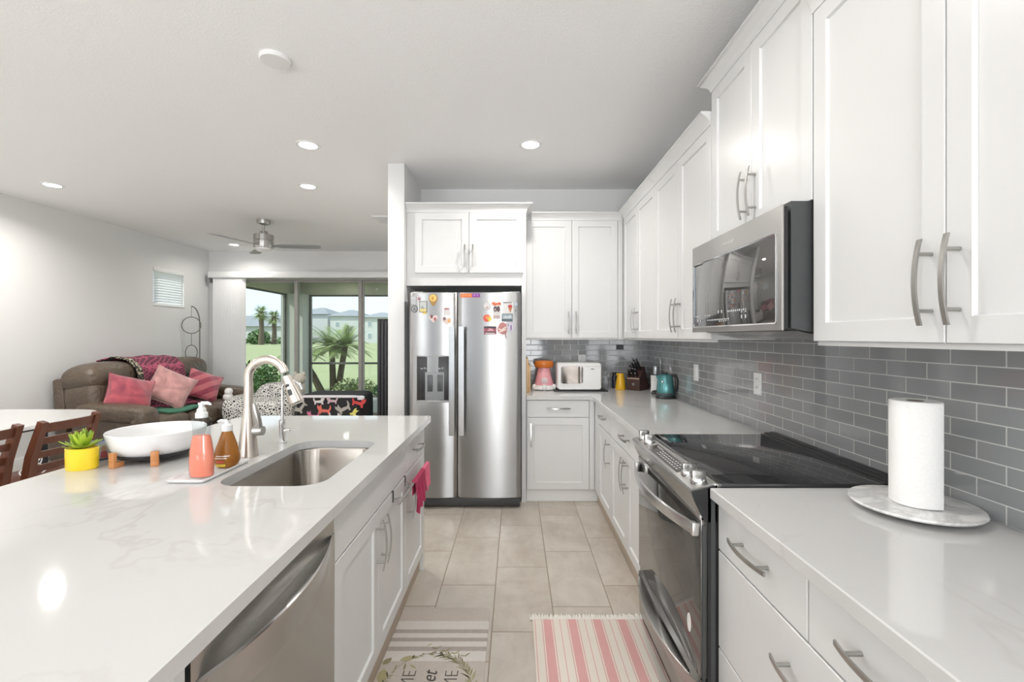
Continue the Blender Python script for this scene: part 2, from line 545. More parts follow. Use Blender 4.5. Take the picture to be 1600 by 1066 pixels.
# ------------------------------------------------------------------ ceiling lights
LENS = mk_emit('lit_led_lens', CAN_COLOR, 14)
def can(x, y, label, k=1.0):
    r = root('recessed_light', (x, y, ZC), label, 'ceiling light', 'recessed ceiling lights')
    obj('trim_ring', B().lathe([(.062, -.001), (.066, -.006), (.085, -.004), (.088, 0)], (x, y, ZC), 36, cap0=False, cap1=False), TRIMW, r)
    obj('lens', B().lathe([(.001, -.0035), (.062, -.003), (.064, -.001)], (x, y, ZC), 32), LENS, r)
    l = lamp('light', 'AREA', (0, 0, -.02), CAN_W*k, (0, 0, 0), CAN_COLOR, r, shape='DISK', size=.12, spread=math.radians(155))
    return r
can(.11, 3.41, 'round recessed light lit over the kitchen aisle, in front of the fridge cabinet', .72)
can(-1.56, 3.42, 'round recessed light lit over the island, larger of the two above the faucet', .7)
can(-1.99, 4.36, 'round recessed light lit behind the island, smaller of the two above the faucet', 1.2)
can(-4.40, 4.32, 'round recessed light lit over the dining table beside the plain side wall', 1.35)
can(-4.41, 7.12, 'far recessed light lit beyond the ceiling fan near the blinds', .5)
for x, y in ((.12, 1.62), (-4.2, 1.8), (-2.0, -1.4), (-4.4, -1.4), (-1.45, 6.3), (-1.9, -3.2)):  # added lamps out of view, placed to even out the room light
    can(x, y, 'unseen round recessed ceiling light added to brighten the room', 1.4 if x < -4 else .6 if x > 0 else 1.0)
thing('smoke_detector', B().lathe([(.076, 0), (.076, -.012), (.07, -.02), (.001, -.022)], (-1.245, 2.355, ZC), 40), WHITEP,
      'flat white round cover plate on the ceiling, unlit', 'detector')
r = root('air_vent', (-1.45, 5.62, ZC), 'white louvred air vent on the ceiling partly hidden by the wall end', 'vent')
obj('frame', B().box(-1.72, -1.69, 5.42, 5.80, ZC-.012, ZC).box(-1.21, -1.18, 5.42, 5.80, ZC-.012, ZC).box(-1.69, -1.21, 5.42, 5.45, ZC-.012, ZC).box(-1.69, -1.21, 5.77, 5.80, ZC-.012, ZC), TRIMW, r)
lv = B()
for k in range(9): lv.box(-1.69, -1.21, 5.455+k*.036, 5.475+k*.036, ZC-.01, ZC-.006, rot=(math.radians(30), 0, 0))
obj('louvres', lv, TRIMW, r)

# ceiling fan
fx, fy = -3.12, 5.63
r = root('ceiling_fan', (fx, fy, ZC), 'brushed nickel ceiling fan with three grey blades and white light', 'ceiling fan')
obj('canopy', B().lathe([(.078, 0), (.078, -.03), (.072, -.05), (.03, -.062), (.02, -.066)], (fx, fy, ZC), 32), NICKEL, r)
obj('downrod', B().cyl((fx, fy, ZC-.06), (fx, fy, 2.70), .016), NICKEL, r)
obj('motor_housing', B().lathe([(.03, 2.705), (.045, 2.70), (.05, 2.67), (.10, 2.662), (.112, 2.655), (.114, 2.59), (.110, 2.586), (.110, 2.578), (.114, 2.574), (.114, 2.50), (.108, 2.49)], (fx, fy, 0), 40), NICKEL, r)
obj('light_kit', B().lathe([(.10, 2.49), (.098, 2.475), (.07, 2.458), (.001, 2.452)], (fx, fy, 0), 32), WHITEC, r)
BLADE = plain('grey_fan_blade', (.30,.30,.31), .45)
for k, a in enumerate((6, 128, 253)):
    b = B()
    b.loft([[(.10, -.03, .004), (.10, .03, -.004), (.10, .03, -.010), (.10, -.03, -.002)],
            [(.22, -.062, .010), (.22, .062, -.010), (.22, .062, -.016), (.22, -.062, .004)],
            [(.62, -.068, .010), (.62, .068, -.010), (.62, .068, -.016), (.62, -.068, .004)],
            [(.70, -.060, .009), (.66, .060, -.009), (.66, .060, -.015), (.70, -.060, .003)]])
    b.bm.transform(Matrix.Translation((fx, fy, 2.525)) @ Matrix.Rotation(math.radians(a), 4, 'Z'))
    obj('blade', b, BLADE, r)

# ------------------------------------------------------------------ cabinet kit
def fR(xf, y0, z0): return lambda u, v, n: (xf-n, y0+u, z0+v)          # faces the aisle from the right wall
def fI(xf, y0, z0): return lambda u, v, n: (xf+n, y0+u, z0+v)          # island, faces the aisle
def fB(yf, x0, z0): return lambda u, v, n: (x0+u, yf-n, z0+v)          # back wall, faces the room
T = .02
def door(f, W, H, parent, name='door', fr=.058):
    return obj(name, B().rects(f, W, H, [(0, 0), (0, T-.002), (.002, T), (fr, T), (fr+.004, T-.009)]), CAB, parent, 25)
def slab(f, W, H, parent, name='drawer'):
    return obj(name, B().rects(f, W, H, [(0, 0), (0, T-.002), (.002, T)]), CAB, parent, 25)
def handle(f, u, v, vertical, parent, L=.2, n0=T, mat=None):
    """bowed flat bar pull on two round posts, centred at u,v"""
    g = (lambda a, b_, n: f(u+b_, v+a, n)) if vertical else (lambda a, b_, n: f(u+a, v+b_, n))
    b = B(); rings = []
    for i in range(17):
        t = -1+2*i/16; a = t*L/2
        n = n0+.026+.013*(1-t*t)
        rings.append([g(a, -.0055, n), g(a, .0055, n), g(a, .0055, n+.005), g(a, -.0055, n+.005)])
    b.loft(rings)
    for sgn in (-1, 1):
        a = sgn*L*.33
        nn = n0+.026+.013*(1-.66**2)+.001
        b.cyl(g(a, 0, n0-.001), g(a, 0, nn), .0048, n=12)
    return obj('handle', b, mat or NICKEL, parent, label='brushed metal bow handle')
def sweep(path, prof, flip=1):
    """profile (out, z) swept along an open XY path with mitred corners; out is to the right of travel times flip"""
    P = [Vector((p[0], p[1])) for p in path]; rings = []
    for i, p in enumerate(P):
        ns = []
        for a, c in ((i-1, i), (i, i+1)):
            if a >= 0 and c < len(P):
                d = (P[c]-P[a]).normalized(); ns.append(Vector((d.y, -d.x))*flip)
        n = ns[0] if len(ns) == 1 else (ns[0]+ns[1])/(1+ns[0].dot(ns[1]))
        rings.append([(p.x+n.x*o, p.y+n.y*o, z) for o, z in prof])
    return B().loft(rings)
def crown_prof(z0, z1, p=.05):
    h = z1-z0
    return [(-.02, z0), (0.004, z0), (.006, z0+h*.25), (.016, z0+h*.48), (.036, z0+h*.72), (p-.004, z0+h*.84), (p, z0+h*.86), (p, z1), (-.02, z1)]
def carcass(x0, x1, y0, y1, z0, z1, parent): return obj('carcass', B().box(x0, x1, y0, y1, z0, z1, .0015, 1), CAB, parent)

CT = .905          # top of the counters
CB = .871          # underside
XFR, XFI, YFB = .681, -.573, 3.845     # carcass fronts (door faces are 2 cm proud)
GAP = .0015

# --- right wall, base cabinet next to the range, near the viewpoint
r = root('base_cabinet', (1.0, 1.03, 0), 'white base cabinet right of the range with two small drawers over wide drawers', 'cabinet', 'white base cabinets')
carcass(XFR, XR-.002, .578, 1.488, .10, CB, r)
obj('toe_kick', B().box(XFR+.01, XFR+.025, .578, 1.488, 0, .10), TOE, r)
for y0, y1 in ((1.033, 1.485), (.581, 1.027)):
    f = fR(XFR, y0, .708); d = slab(f, y1-y0, .155, r)
    handle(f, (y1-y0)/2, .085, False, d)
for z0, z1 in ((.392, .702), (.113, .386)):
    f = fR(XFR, .581, z0); d = slab(f, .904, z1-z0, r)
    handle(f, .452, (z1-z0)/2+.06, False, d)
r = root('base_cabinet', (1.0, .2, 0), 'white base cabinet nearest the viewpoint on the right wall', 'cabinet', 'white base cabinets')
carcass(XFR, XR-.002, -.40, .576, .10, CB, r)
obj('toe_kick', B().box(XFR+.01, XFR+.025, -.40, .576, 0, .10), TOE, r)
for y0, y1 in ((.092, .573), (-.397, .086)):
    f = fR(XFR, y0, .708); d = slab(f, y1-y0, .155, r); handle(f, (y1-y0)/2, .085, False, d)
    f = fR(XFR, y0, .113); d = door(f, y1-y0, .589, r); handle(f, (y1-y0)-.03 if y0 < 0 else .03, .46, True, d)
# --- right wall, far run
r = root('base_cabinet', (1.0, 2.71, 0), 'white double-door base cabinet with a wide drawer, left of the range', 'cabinet', 'white base cabinets')
carcass(XFR, XR-.002, 2.258, 3.168, .10, CB, r)
obj('toe_kick', B().box(XFR+.01, XFR+.025, 2.258, 3.168, 0, .10), TOE, r)
f = fR(XFR, 2.262, .708); d = slab(f, .902, .155, r); handle(f, .451, .085, False, d)
for y0, hu in ((2.262, .418), (2.7145, .03)):
    f = fR(XFR, y0, .113); d = door(f, .4495, .589, r); handle(f, hu, .589-.13, True, d)
r = root('base_cabinet', (1.0, 3.4, 0), 'narrow white base cabinet in the corner run with one drawer and one door', 'cabinet', 'white base cabinets')
carcass(XFR, XR-.002, 3.172, 3.84, .10, CB, r)
obj('toe_kick', B().box(XFR+.01, XFR+.025, 3.172, 3.84, 0, .10), TOE, r)
f = fR(XFR, 3.175, .708); d = slab(f, .45, .155, r); handle(f, .225, .085, False, d)
f = fR(XFR, 3.175, .113); d = door(f, .45, .589, r); handle(f, .03, .589-.13, True, d)
obj('filler', B().box(XFR-T+.004, XFR, 3.63, 3.822, .113, CB), CAB, r)
# --- back wall base
r = root('base_cabinet', (.37, 4.1, 0), 'white single-door base cabinet beside the fridge panel', 'cabinet', 'white base cabinets')
carcass(.09, .679, YFB, YB-.002, .10, CB, r)
obj('toe_kick', B().box(.09, .70, YFB+.025, YFB+.04, 0, .10), TRIMW, r)
f = fB(YFB, .096, .722); d = slab(f, .52, .141, r); handle(f, .26, .075, False, d)
f = fB(YFB, .096, .113); d = door(f, .52, .603, r); handle(f, .03, .603-.14, True, d)
obj('filler', B().box(.620, .659, YFB-T+.004, YFB, .113, CB), CAB, r)

# --- uppers
UZ0, UZ1 = 1.383, 2.452
XU = .985
def upper(y0, y1, z0, z1, ct, label, ys, path, rail=True):
    r = root('upper_cabinet', (XR-.15, (y0+y1)/2, z0), label, 'cabinet', 'white wall cabinets')
    obj('carcass', B().box(XU, XR-.001, y0+.001, y1-.001, z0, z1+.01, .0015, 1), CAB, r)
    for i, (a, b_) in enumerate(ys):
        f = fR(XU, a+GAP, z0+.002); W = b_-a-2*GAP
        d = door(f, W, z1-z0-.004, r)
        hu = (W-.032) if i == 0 else .032
        handle(f, hu, .04+.1, True, d)
    if path: obj('crown', sweep(path, crown_prof(z1-.003, ct), -1), CAB, r)
    if rail: obj('light_rail', B().box(XU-.004, XU+.014, y0+.001, y1-.001, z0-.012, z0+.001), CAB, r)
    return r
upper(.566, 1.478, UZ0, UZ1, 2.515, 'tall white double-door wall cabinet right of the microwave', ((.566, 1.0225), (1.0225, 1.478)), [(XU-T, .566), (XU-T, 1.478)])
upper(-.346, .564, UZ0, UZ1, 2.515, 'white double-door wall cabinet nearest the viewpoint, mostly out of frame', ((-.346, .109), (.109, .564)), [(XU-T, -.346), (XU-T, .564)])
upper(1.48, 2.248, 1.845, 2.605, 2.665, 'short raised white wall cabinet above the microwave', ((1.482, 1.865), (1.865, 2.246)), [(XR-.001, 1.482), (XU-T, 1.482), (XU-T, 2.247), (XR-.001, 2.247)], False)
upper(2.25, 3.163, UZ0, UZ1, 2.515, 'white double-door wall cabinet left of the microwave', ((2.25, 2.7065), (2.7065, 3.163)), [(XU-T, 2.25), (XU-T, 3.163)])
ru = upper(3.165, 4.122, UZ0, UZ1, 2.515, 'white wall cabinet on the right wall ending in the inside corner', ((3.165, 3.62), (3.62, 4.075)), [(XU-T, 3.165), (XU-T, 4.062)])
r = root('upper_cabinet', (.5, YB-.15, UZ0), 'tall white double-door wall cabinet on the back wall beside the fridge', 'cabinet', 'white wall cabinets')
YU = 4.13
obj('carcass', B().box(.089, XU+.01, YU, YB-.001, UZ0, UZ1+.01, .0015, 1), CAB, r)
for i, (a, b_) in enumerate(((.091, .506), (.506, .921))):
    f = fB(YU, a+GAP, UZ0+.002); d = door(f, b_-a-2*GAP, UZ1-UZ0-.004, r)
    handle(f, (b_-a-.035) if i == 0 else .032, .14, True, d)
obj('filler', B().box(.923, XU-T-.001, YU-T+.003, YU, UZ0, UZ1), CAB, r)
obj('crown', sweep([(.141, YU-T), (XU-T, YU-T)], crown_prof(UZ1-.003, 2.515), 1), CAB, r)
obj('light_rail', B().box(.089, XU, YU-.004, YU+.014, UZ0-.012, UZ0+.001), CAB, r)

# --- cabinet round the fridge
YC = 3.85
r = root('fridge_cabinet', (-.42, 4.15, 0), 'white deep cabinet with two short doors above the fridge and a full-height side panel', 'cabinet')
obj('carcass', B().box(-.924, .049, YC, YB-.001, 1.83, UZ1+.01, .0015, 1), CAB, r)
obj('side_panel', B().box(.049, .087, YC-.006, YB-.001, 0, UZ1+.01, .0015, 1), CAB, r)
for i, (a, b_) in enumerate(((-.852, -.396), (-.392, .064))):
    f = fB(YC, a, 1.936); d = door(f, b_-a, .508, r)
    handle(f, (b_-a-.032) if i == 0 else .032, .14, True, d, .19)
obj('crown', sweep([(-.924, YC-.006), (.087, YC-.006), (.087, YU-.03)], crown_prof(UZ1-.003, 2.52, .052), 1), CAB, r)

# --- counters
def slab_top(pts, z0=CB, z1=CT):
    """polygon slab with a small eased edge"""
    b = B(); e = .003
    def inset(k):
        P = [Vector(p) for p in pts]; out = []
        n = len(P)
        for i in range(n):
            d0 = (P[i]-P[i-1]).normalized(); d1 = (P[(i+1) % n]-P[i]).normalized()
            n0 = Vector((-d0.y, d0.x)); n1 = Vector((-d1.y, d1.x))
            m = (n0+n1)/(1+n0.dot(n1)); out.append(P[i]+m*k)
        return out
    o = inset(0); i_ = inset(e)
    b.loft([[(p.x, p.y, z0) for p in o], [(p.x, p.y, z1-e) for p in o], [(p.x, p.y, z1) for p in i_]])
    return b
XE = .636
thing('countertop', slab_top([(XE, -.42), (XR-.010, -.42), (XR-.010, 1.489), (XE, 1.489)]), QUARTZ, 'white veined quartz worktop right of the range, under the paper towel', 'countertop')
thing('countertop', slab_top([(XE, 2.256), (XR-.010, 2.256), (XR-.010, YB-.010), (.089, YB-.010), (.089, 3.80), (XE, 3.80)]), QUARTZ, 'white quartz worktop running left of the range into the corner, under the kettle', 'countertop')
# island top with sink cut-out
SX0, SX1, SY0, SY1, SR = -1.015, -.65, 1.505, 2.165, .085
def rrect(x0, x1, y0, y1, rd, n=8):
    out = []
    for cx, cy, a0 in ((x1-rd, y0+rd, -90), (x1-rd, y1-rd, 0), (x0+rd, y1-rd, 90), (x0+rd, y0+rd, 180)):
        for i in range(n+1):
            a = math.radians(a0+90*i/n); out.append((cx+rd*math.cos(a), cy+rd*math.sin(a)))
    return out
IX0, IX1, IY0, IY1 = -1.70, -.528, -.35, 2.845
def holed(outer, hole, z0, z1, ease=.003):
    bm = bmesh.new()
    def faces(z, flipped):
        vo = [bm.verts.new((x, y, z)) for x, y in outer]; vh = [bm.verts.new((x, y, z)) for x, y in hole]
        ed = [bm.edges.new((vo[i], vo[(i+1) % len(vo)])) for i in range(len(vo))]+[bm.edges.new((vh[i], vh[(i+1) % len(vh)])) for i in range(len(vh))]
        bmesh.ops.triangle_fill(bm, edges=ed, use_beauty=True, use_dissolve=False)
        return vo, vh
    a = faces(z0, 1); b_ = faces(z1, 0)
    for p, q in zip(a, b_):
        for i in range(len(p)):
            j = (i+1) % len(p); bm.faces.new((p[i], p[j], q[j], q[i]))
    o = B(); o.bm.free(); o.bm = bm; return o
thing('island_countertop', holed([(IX0, IY0), (IX1, IY0), (IX1, IY1-.02), (IX1-.006, IY1-.006), (IX1-.02, IY1), (IX0+.09, IY1), (IX0+.03, IY1-.03), (IX0, IY1-.09)], rrect(SX0, SX1, SY0, SY1, SR), CB, CT), QUARTZ,
      'large white veined quartz island worktop with a sink cut-out', 'countertop', smooth=20)
# sink
STEELS = mk_steel('sink_steel', (.36,.335,.305), .26, 'x')
r = root('kitchen_sink', (-.83, 1.835, .65), 'rectangular stainless steel undermount sink set into the white island', 'sink')
b = B()
rings = []
for ins, z, rd in ((-.012, CB-.001, SR), (-.004, CB-.002, SR), (0, CB-.010, SR), (.006, .70, SR), (.02, .672, SR*.95), (.06, .66, .06), (.15, .655, .02)):
    rings.append([(x, y, z) for x, y in rrect(SX0+ins, SX1-ins, SY0+ins, SY1-ins, rd)])
b.loft(rings, False, True)
bo = obj('bowl', b, STEELS, r)
obj('drain', B().lathe([(.045, .6555), (.045, .658), (.03, .657), (.001, .654)], (-.83, 1.9, 0), 24), CHROME, r)

# --- island cabinets
def ibase(y0, y1, label):
    r = root('island_cabinet', (-.87, (y0+y1)/2, 0), label, 'cabinet', 'white island cabinets')
    obj('toe_kick', B().box(XFI-.035, XFI-.004, y0, y1, 0, .10), TOE, r)
    return r
r = ibase(1.385, 2.283, 'white island sink cabinet with a plain top panel and two doors, beside the dishwasher')
cb = B()
cb.box(-1.18, XFI, 1.385, 1.403, .10, CB).box(-1.18, XFI, 2.265, 2.283, .10, CB).box(-1.18, XFI, 1.403, 2.265, .10, .118).box(-1.18, -1.165, 1.403, 2.265, .118, CB)
cb.box(XFI-.018, XFI, 1.403, 2.265, .118, CB)
obj('carcass', cb, CAB, r)
f = fI(XFI, 1.388, .708); slab(f, .892, .155, r, 'false_front')
for y0, hu in ((1.388, .4135), (1.8355, .032)):
    f = fI(XFI, y0, .113); d = door(f, .4455, .589, r); handle(f, hu, .589-.13, True, d)
r = ibase(2.285, 2.745, 'narrow white island cabinet at the fridge end with a drawer and one door')
carcass(-1.18, XFI, 2.285, 2.745, .10, CB, r)
f = fI(XFI, 2.288, .708); d = slab(f, .436, .155, r); handle(f, .218, .085, False, d)
f = fI(XFI, 2.288, .113); d = door(f, .436, .589, r); handle(f, .032, .589-.13, True, d)
obj('end_panel', B().box(-1.20, XFI+T-.002, 2.727, 2.752, 0, CB), CAB, r)
r = ibase(-.30, .765, 'white island cabinet nearest the viewpoint, below the bottom edge of view')
carcass(-1.18, XFI, -.30, .765, .10, CB, r)
for y0 in (-.297, .236):
    f = fI(XFI, y0, .113); d = door(f, .526, .75, r); handle(f, .49 if y0 < 0 else .03, .62, True, d)
obj('back_panel', B().box(-1.205, -1.184, -.32, 2.72, 0, CB), CAB, r)
obj('baseboard', B().box(-1.217, -1.206, -.32, 2.72, 0, .12, .003), TRIMW, r)

# ------------------------------------------------------------------ dishwasher
r = root('dishwasher', (-.87, 1.075, 0), 'stainless steel dishwasher with a bowed pocket handle built into the island', 'dishwasher')
obj('tub', B().box(-1.17, XFI-.004, .775, 1.375, .10, CB-.003), DARKG, r)
obj('toe_kick', B().box(XFI-.05, XFI-.02, .775, 1.375, .0, .10), BLACKM, r)
b = B(); rings = []
for i in range(33):
    t = -1+2*i/32; bw = max(0, 1-(t/.93)**2); rc = bw**.5
    y = 1.075+t*.304
    prof = [(0, .105), (.020, .105), (.022, .16), (.023, .5), (.024+.012*bw, .68), (.024+.036*bw, .765), (.024+.049*bw, .796), (.024+.050*bw, .802), (.023+.047*bw, .8055),
            (.022+.036*bw, .804), (.022-.006*rc, .794-.004*rc), (.022-.012*rc, .804), (.022-.010*rc, .825), (.022-.004*rc, .845), (.022, .858), (.020, .866), (0, .866)]
    rings.append([(XFI+n, y, z) for n, z in prof])
b.loft(rings)
dwd = obj('door', b, STEEL_DW, r, 50)
obj('gasket', B().box(XFI-.003, XFI+.006, .7705, .7745, .11, .862), BLACKM, r)

# ------------------------------------------------------------------ refrigerator
fx0, fx1, fsp = -.866, .0416, -.4745
r = root('refrigerator', (-.412, 4.08, 0), 'stainless steel side-by-side refrigerator with an ice dispenser and covered in magnets', 'refrigerator')
obj('cabinet', B().box(fx0+.004, fx1-.004, 3.775, 4.42, .03, 1.752, .004), DARKG, r)
obj('base_grille', B().box(fx0+.01, fx1-.01, 3.725, 3.775, .012, .086, .004), DARKG, r)
obj('hinge_cover', B().box(fx0+.01, fx0+.10, 3.76, 3.86, 1.752, 1.772, .004).box(fx1-.10, fx1-.01, 3.76, 3.86, 1.752, 1.772, .004), GREYP, r)
FB = .018
def fridge_y(x):
    a, c = (fx0, fsp-.004) if x < fsp else (fsp+.004, fx1)
    t = (x-a)/(c-a)*2-1
    return 3.700-FB*(1-t*t)
def fdoor(x0, x1, cut=None):
    b = B(); rings = []
    N = 24
    for i in range(N+1):
        t = -1+2*i/N; x = x0+(x1-x0)*(t+1)/2
        yf = 3.700-FB*(1-t*t)
        e = .004 if abs(t) < .999 else .010
        if abs(t) > .999: yf += .006
        rings.append([(x, 3.77, .090), (x, yf+e, .090), (x, yf, .090+e), (x, yf, 1.759-e), (x, yf+e, 1.759), (x, 3.77, 1.759)])
    return b.loft(rings)
dl = obj('freezer_door', fdoor(fx0, fsp-.004), STEEL, r, 40)
dg = obj('fridge_door', fdoor(fsp+.004, fx1), STEEL, r, 40)
for nm, x, d in (('handle', -.513, dl), ('handle', -.437, dg)):
    yb = 3.688
    b = B(); rings = []
    for i in range(21):
        t = i/20; z = .607+t*(1.480-.607)
        yo = yb-.052
        rings.append([(x-.025, yo+.012, z), (x-.021, yo, z), (x+.021, yo, z), (x+.025, yo+.012, z), (x+.018, yo+.016, z), (x-.018, yo+.016, z)])
    b.loft(rings)
    b.box(x-.018, x+.018, yb-.040, yb+.012, .612, .652, .003).box(x-.018, x+.018, yb-.040, yb+.012, 1.435, 1.475, .003)
    obj(nm, b, mk_steel('handle_steel', (.66,.66,.66), .24, 'z') if d is dl else bpy.data.materials['handle_steel'], d)
# ice and water dispenser
q0, q1, qz0, qz1 = -.800, -.545, .880, 1.237
yd = 3.684
di = obj('dispenser', B().box(q0, q1, yd-.001, yd+.03, qz0, qz1, .004), BLACKM, dl)
obj('surround', B().box(q0-.008, q0, yd-.004, yd+.01, qz0-.012, qz1+.008, .002).box(q1, q1+.008, yd-.004, yd+.01, qz0-.012, qz1+.008, .002).box(q0, q1, yd-.004, yd+.01, qz1, qz1+.008, .002).box(q0, q1, yd-.012, yd+.01, qz0-.012, qz0+.004, .002), GREYP, dl)
obj('cavity_plate', B().box(q0+.065, q0+.220, yd-.004, yd, qz0+.006, qz1-.125, .003), plain('dispenser_grey', (.26,.27,.28), .4), dl)
for xx in (q0+.085, q0+.166):
    obj('paddle', B().box(xx, xx+.042, yd-.010, yd-.003, qz0+.075, qz0+.21, .004), plain('paddle_grey', (.07,.073,.078), .35) if xx < q0+.1 else bpy.data.materials['paddle_grey'], dl)
mk = B()
for k in range(8): mk.box(q0+.03+k*.024, q0+.046+k*.024, yd-.0018, yd-.0008, qz1-.102+.004*(k % 2), qz1-.092+.004*(k % 2))
obj('control_marks', mk, GREYP, dl)

# ------------------------------------------------------------------ magnets on the fridge
MC = {}
def col(c, rough=.5):
    k = tuple(round(v, 3) for v in c)
    if k not in MC: MC[k] = plain('printed_colour', c, rough, nscale=60, var=.08)
    return MC[k]
def circ(cx, cy, rx, ry=None, n=22): return [(cx+rx*math.cos(2*PI*i/n), cy+(ry or rx)*math.sin(2*PI*i/n)) for i in range(n)]
def rc(x0, y0, x1, y1): return [(x0, y0), (x1, y0), (x1, y1), (x0, y1)]
def heart(cx, cy, s):
    o = []
    for i in range(28):
        t = 2*PI*i/28
        o.append((cx+s*16*math.sin(t)**3/17, cy-s*(13*math.cos(t)-5*math.cos(2*t)-2*math.cos(3*t)-math.cos(4*t))/17))
    return o
def magnet(name, label, cat, layers):
    """layers: (part name, colour, outline in crop pixels of the fridge front)"""
    allx = [p[0] for p in layers[0][2]]; ally = [p[1] for p in layers[0][2]]
    def w(p, n):
        X_ = (630+.125*p[0]-806)*3.69/711; Z_ = 1.4-(440+.125*p[1]-526)*3.69/711
        return (X_, fridge_y(X_)-n, Z_)
    cx, cy = sum(allx)/len(allx), sum(ally)/len(ally)
    r = root(name, w((cx, cy), .001), label, cat, 'fridge magnets')
    n0 = -.0005
    for k, (pn, c, pts) in enumerate(layers):
        n1 = .0045 if k == 0 else .0045+.0009*k
        obj(pn, B().loft([[w(p, n0) for p in pts], [w(p, n1) for p in pts]]), col(c), r, 30)
magnet('note_magnet', 'square pale grey note magnet at the top left corner of the freezer door', 'magnet', [('backing', (.50,.51,.53), rc(95, 190, 165, 288)), ('print', (.42,.43,.46), rc(105, 232, 155, 240))])
magnet('round_magnet', 'small round pink and dark magnet beside the pale grey note', 'magnet', [('backing', (.62,.45,.48), circ(197, 215, 27)), ('print', (.16,.08,.12), circ(200, 218, 12))])
magnet('emblem_magnet', 'round dark grey ring emblem magnet below the pale grey note', 'magnet', [('backing', (.08,.085,.09), circ(140, 345, 43)), ('face', (.33,.34,.35), circ(140, 345, 33)), ('print', (.07,.07,.08), [(122, 365), (140, 322), (158, 365), (148, 365), (140, 345), (132, 365)])])
magnet('picture_magnet', 'upright rectangular picture magnet with a dark rim and yellow lower edge', 'magnet', [('backing', (.17,.16,.14), rc(203, 246, 301, 388)), ('picture', (.55,.58,.56), rc(212, 255, 293, 340)), ('picture', (.75,.62,.25), rc(212, 340, 293, 380)), ('skyline', (.30,.32,.34), [(225, 340), (225, 318), (240, 318), (240, 300), (250, 300), (250, 325), (268, 325), (268, 340)])])
magnet('yellow_magnet', 'small yellow magnet peeking from below the upright picture magnet', 'magnet', [('backing', (.72,.50,.10), circ(272, 397, 26, 12))])
magnet('balloon_magnet', 'golden yellow hot air balloon shaped magnet near the top of the freezer door', 'magnet', [('backing', (.40,.22,.06), [(378+56*math.cos(a), 215-58*math.sin(a)) if math.sin(a) > -.3 else (378+56*math.cos(a)*.55, 215-58*math.sin(a)+35) for a in [2*PI*i/24 for i in range(24)]]), ('face', (.80,.55,.16), circ(376, 208, 42, 44)), ('print', (.58,.30,.05), circ(372, 212, 16, 24))])
magnet('heart_magnet', 'white heart magnet with two small round photos on the freezer door', 'magnet', [('backing', (.74,.60,.58), heart(380, 462, 58)), ('print', (.20,.07,.07), circ(357, 440, 17, 24)), ('print', (.40,.14,.14), circ(400, 470, 17, 22))])
magnet('slip_magnet', 'small white slip magnet with a red dash above the orange heart', 'magnet', [('backing', (.68,.64,.64), rc(510, 325, 585, 425)), ('print', (.42,.10,.10), rc(518, 336, 572, 350))])
magnet('heart_magnet', 'cream heart magnet with an orange corner beside the freezer handle', 'magnet', [('backing', (.76,.64,.58), heart(545, 492, 62)), ('print', (.22,.13,.16), circ(517, 465, 18, 24)), ('print', (.75,.42,.18), circ(575, 495, 20, 24))])
magnet('strip_magnet', 'long orange and purple strip magnet along the top of the fridge door', 'magnet', [('backing', (.80,.20,.06), rc(716, 150, 962, 200)), ('purple_end', (.26,.06,.33), rc(862, 150, 962, 198)), ('print', (.85,.33,.14), circ(745, 174, 12)), ('print', (.85,.33,.14), circ(785, 174, 12)), ('print', (.85,.33,.14), circ(826, 174, 12)), ('print', (.48,.22,.52), circ(890, 172, 11)), ('print', (.48,.22,.52), circ(930, 172, 11))])
magnet('round_magnet', 'pale round magnet with a thin grey rim left of the red banner', 'magnet', [('backing', (.40,.38,.38), circ(1050, 308, 47)), ('face', (.66,.64,.63), circ(1050, 306, 42)), ('print', (.40,.12,.12), circ(1048, 325, 14, 7))])
magnet('banner_magnet', 'white tag magnet with a red banner top and a dark pattern', 'magnet', [('backing', (.68,.66,.64), rc(1122, 270, 1216, 468)), ('banner', (.68,.16,.08), [(1104, 268), (1135, 255), (1165, 270), (1205, 256), (1226, 270), (1222, 300), (1180, 292), (1150, 304), (1118, 296)]), ('print', (.10,.06,.07), circ(1152, 345, 22, 34)), ('print', (.10,.06,.07), circ(1190, 345, 20, 36)), ('print', (.55,.50,.48), circ(1152, 352, 9, 12)), ('print', (.50,.38,.36), rc(1135, 425, 1205, 455))])
magnet('ice_cream_magnet', 'white card magnet showing a red ice cream cone', 'magnet', [('backing', (.70,.69,.67), rc(1246, 262, 1376, 402)), ('print', (.18,.17,.17), rc(1246, 258, 1356, 270)), ('cone', (.50,.20,.08), [(1312, 325), (1362, 325), (1340, 395)]), ('scoop', (.45,.05,.05), circ(1337, 310, 27, 20))])
magnet('landscape_magnet', 'blue grey landscape photo magnet below the ice cream card', 'magnet', [('backing', (.10,.13,.15), rc(1232, 404, 1368, 500)), ('picture', (.30,.37,.41), rc(1239, 411, 1361, 470)), ('print', (.52,.57,.60), [(1240, 465), (1275, 425), (1300, 440), (1345, 418), (1360, 460)])])
magnet('fruit_magnet', 'round red magnet overlapping a yellow green disc on the fridge door', 'magnet', [('backing', (.70,.09,.05), circ(1048, 460, 46)), ('disc', (.78,.62,.10), circ(1080, 468, 27, 30)), ('print', (.80,.30,.12), circ(1050, 450, 22))])
magnet('bus_magnet', 'dark red bus shaped magnet low on the fridge door', 'magnet', [('backing', (.33,.09,.12), rc(1010, 560, 1166, 662)), ('print', (.05,.04,.05), rc(1012, 562, 1164, 586)), ('print', (.62,.30,.34), [(1050, 620), (1075, 585), (1110, 590), (1145, 622)]), ('print', (.06,.05,.06), rc(1014, 628, 1160, 636)), ('print', (.58,.50,.50), rc(1030, 640, 1145, 656))])
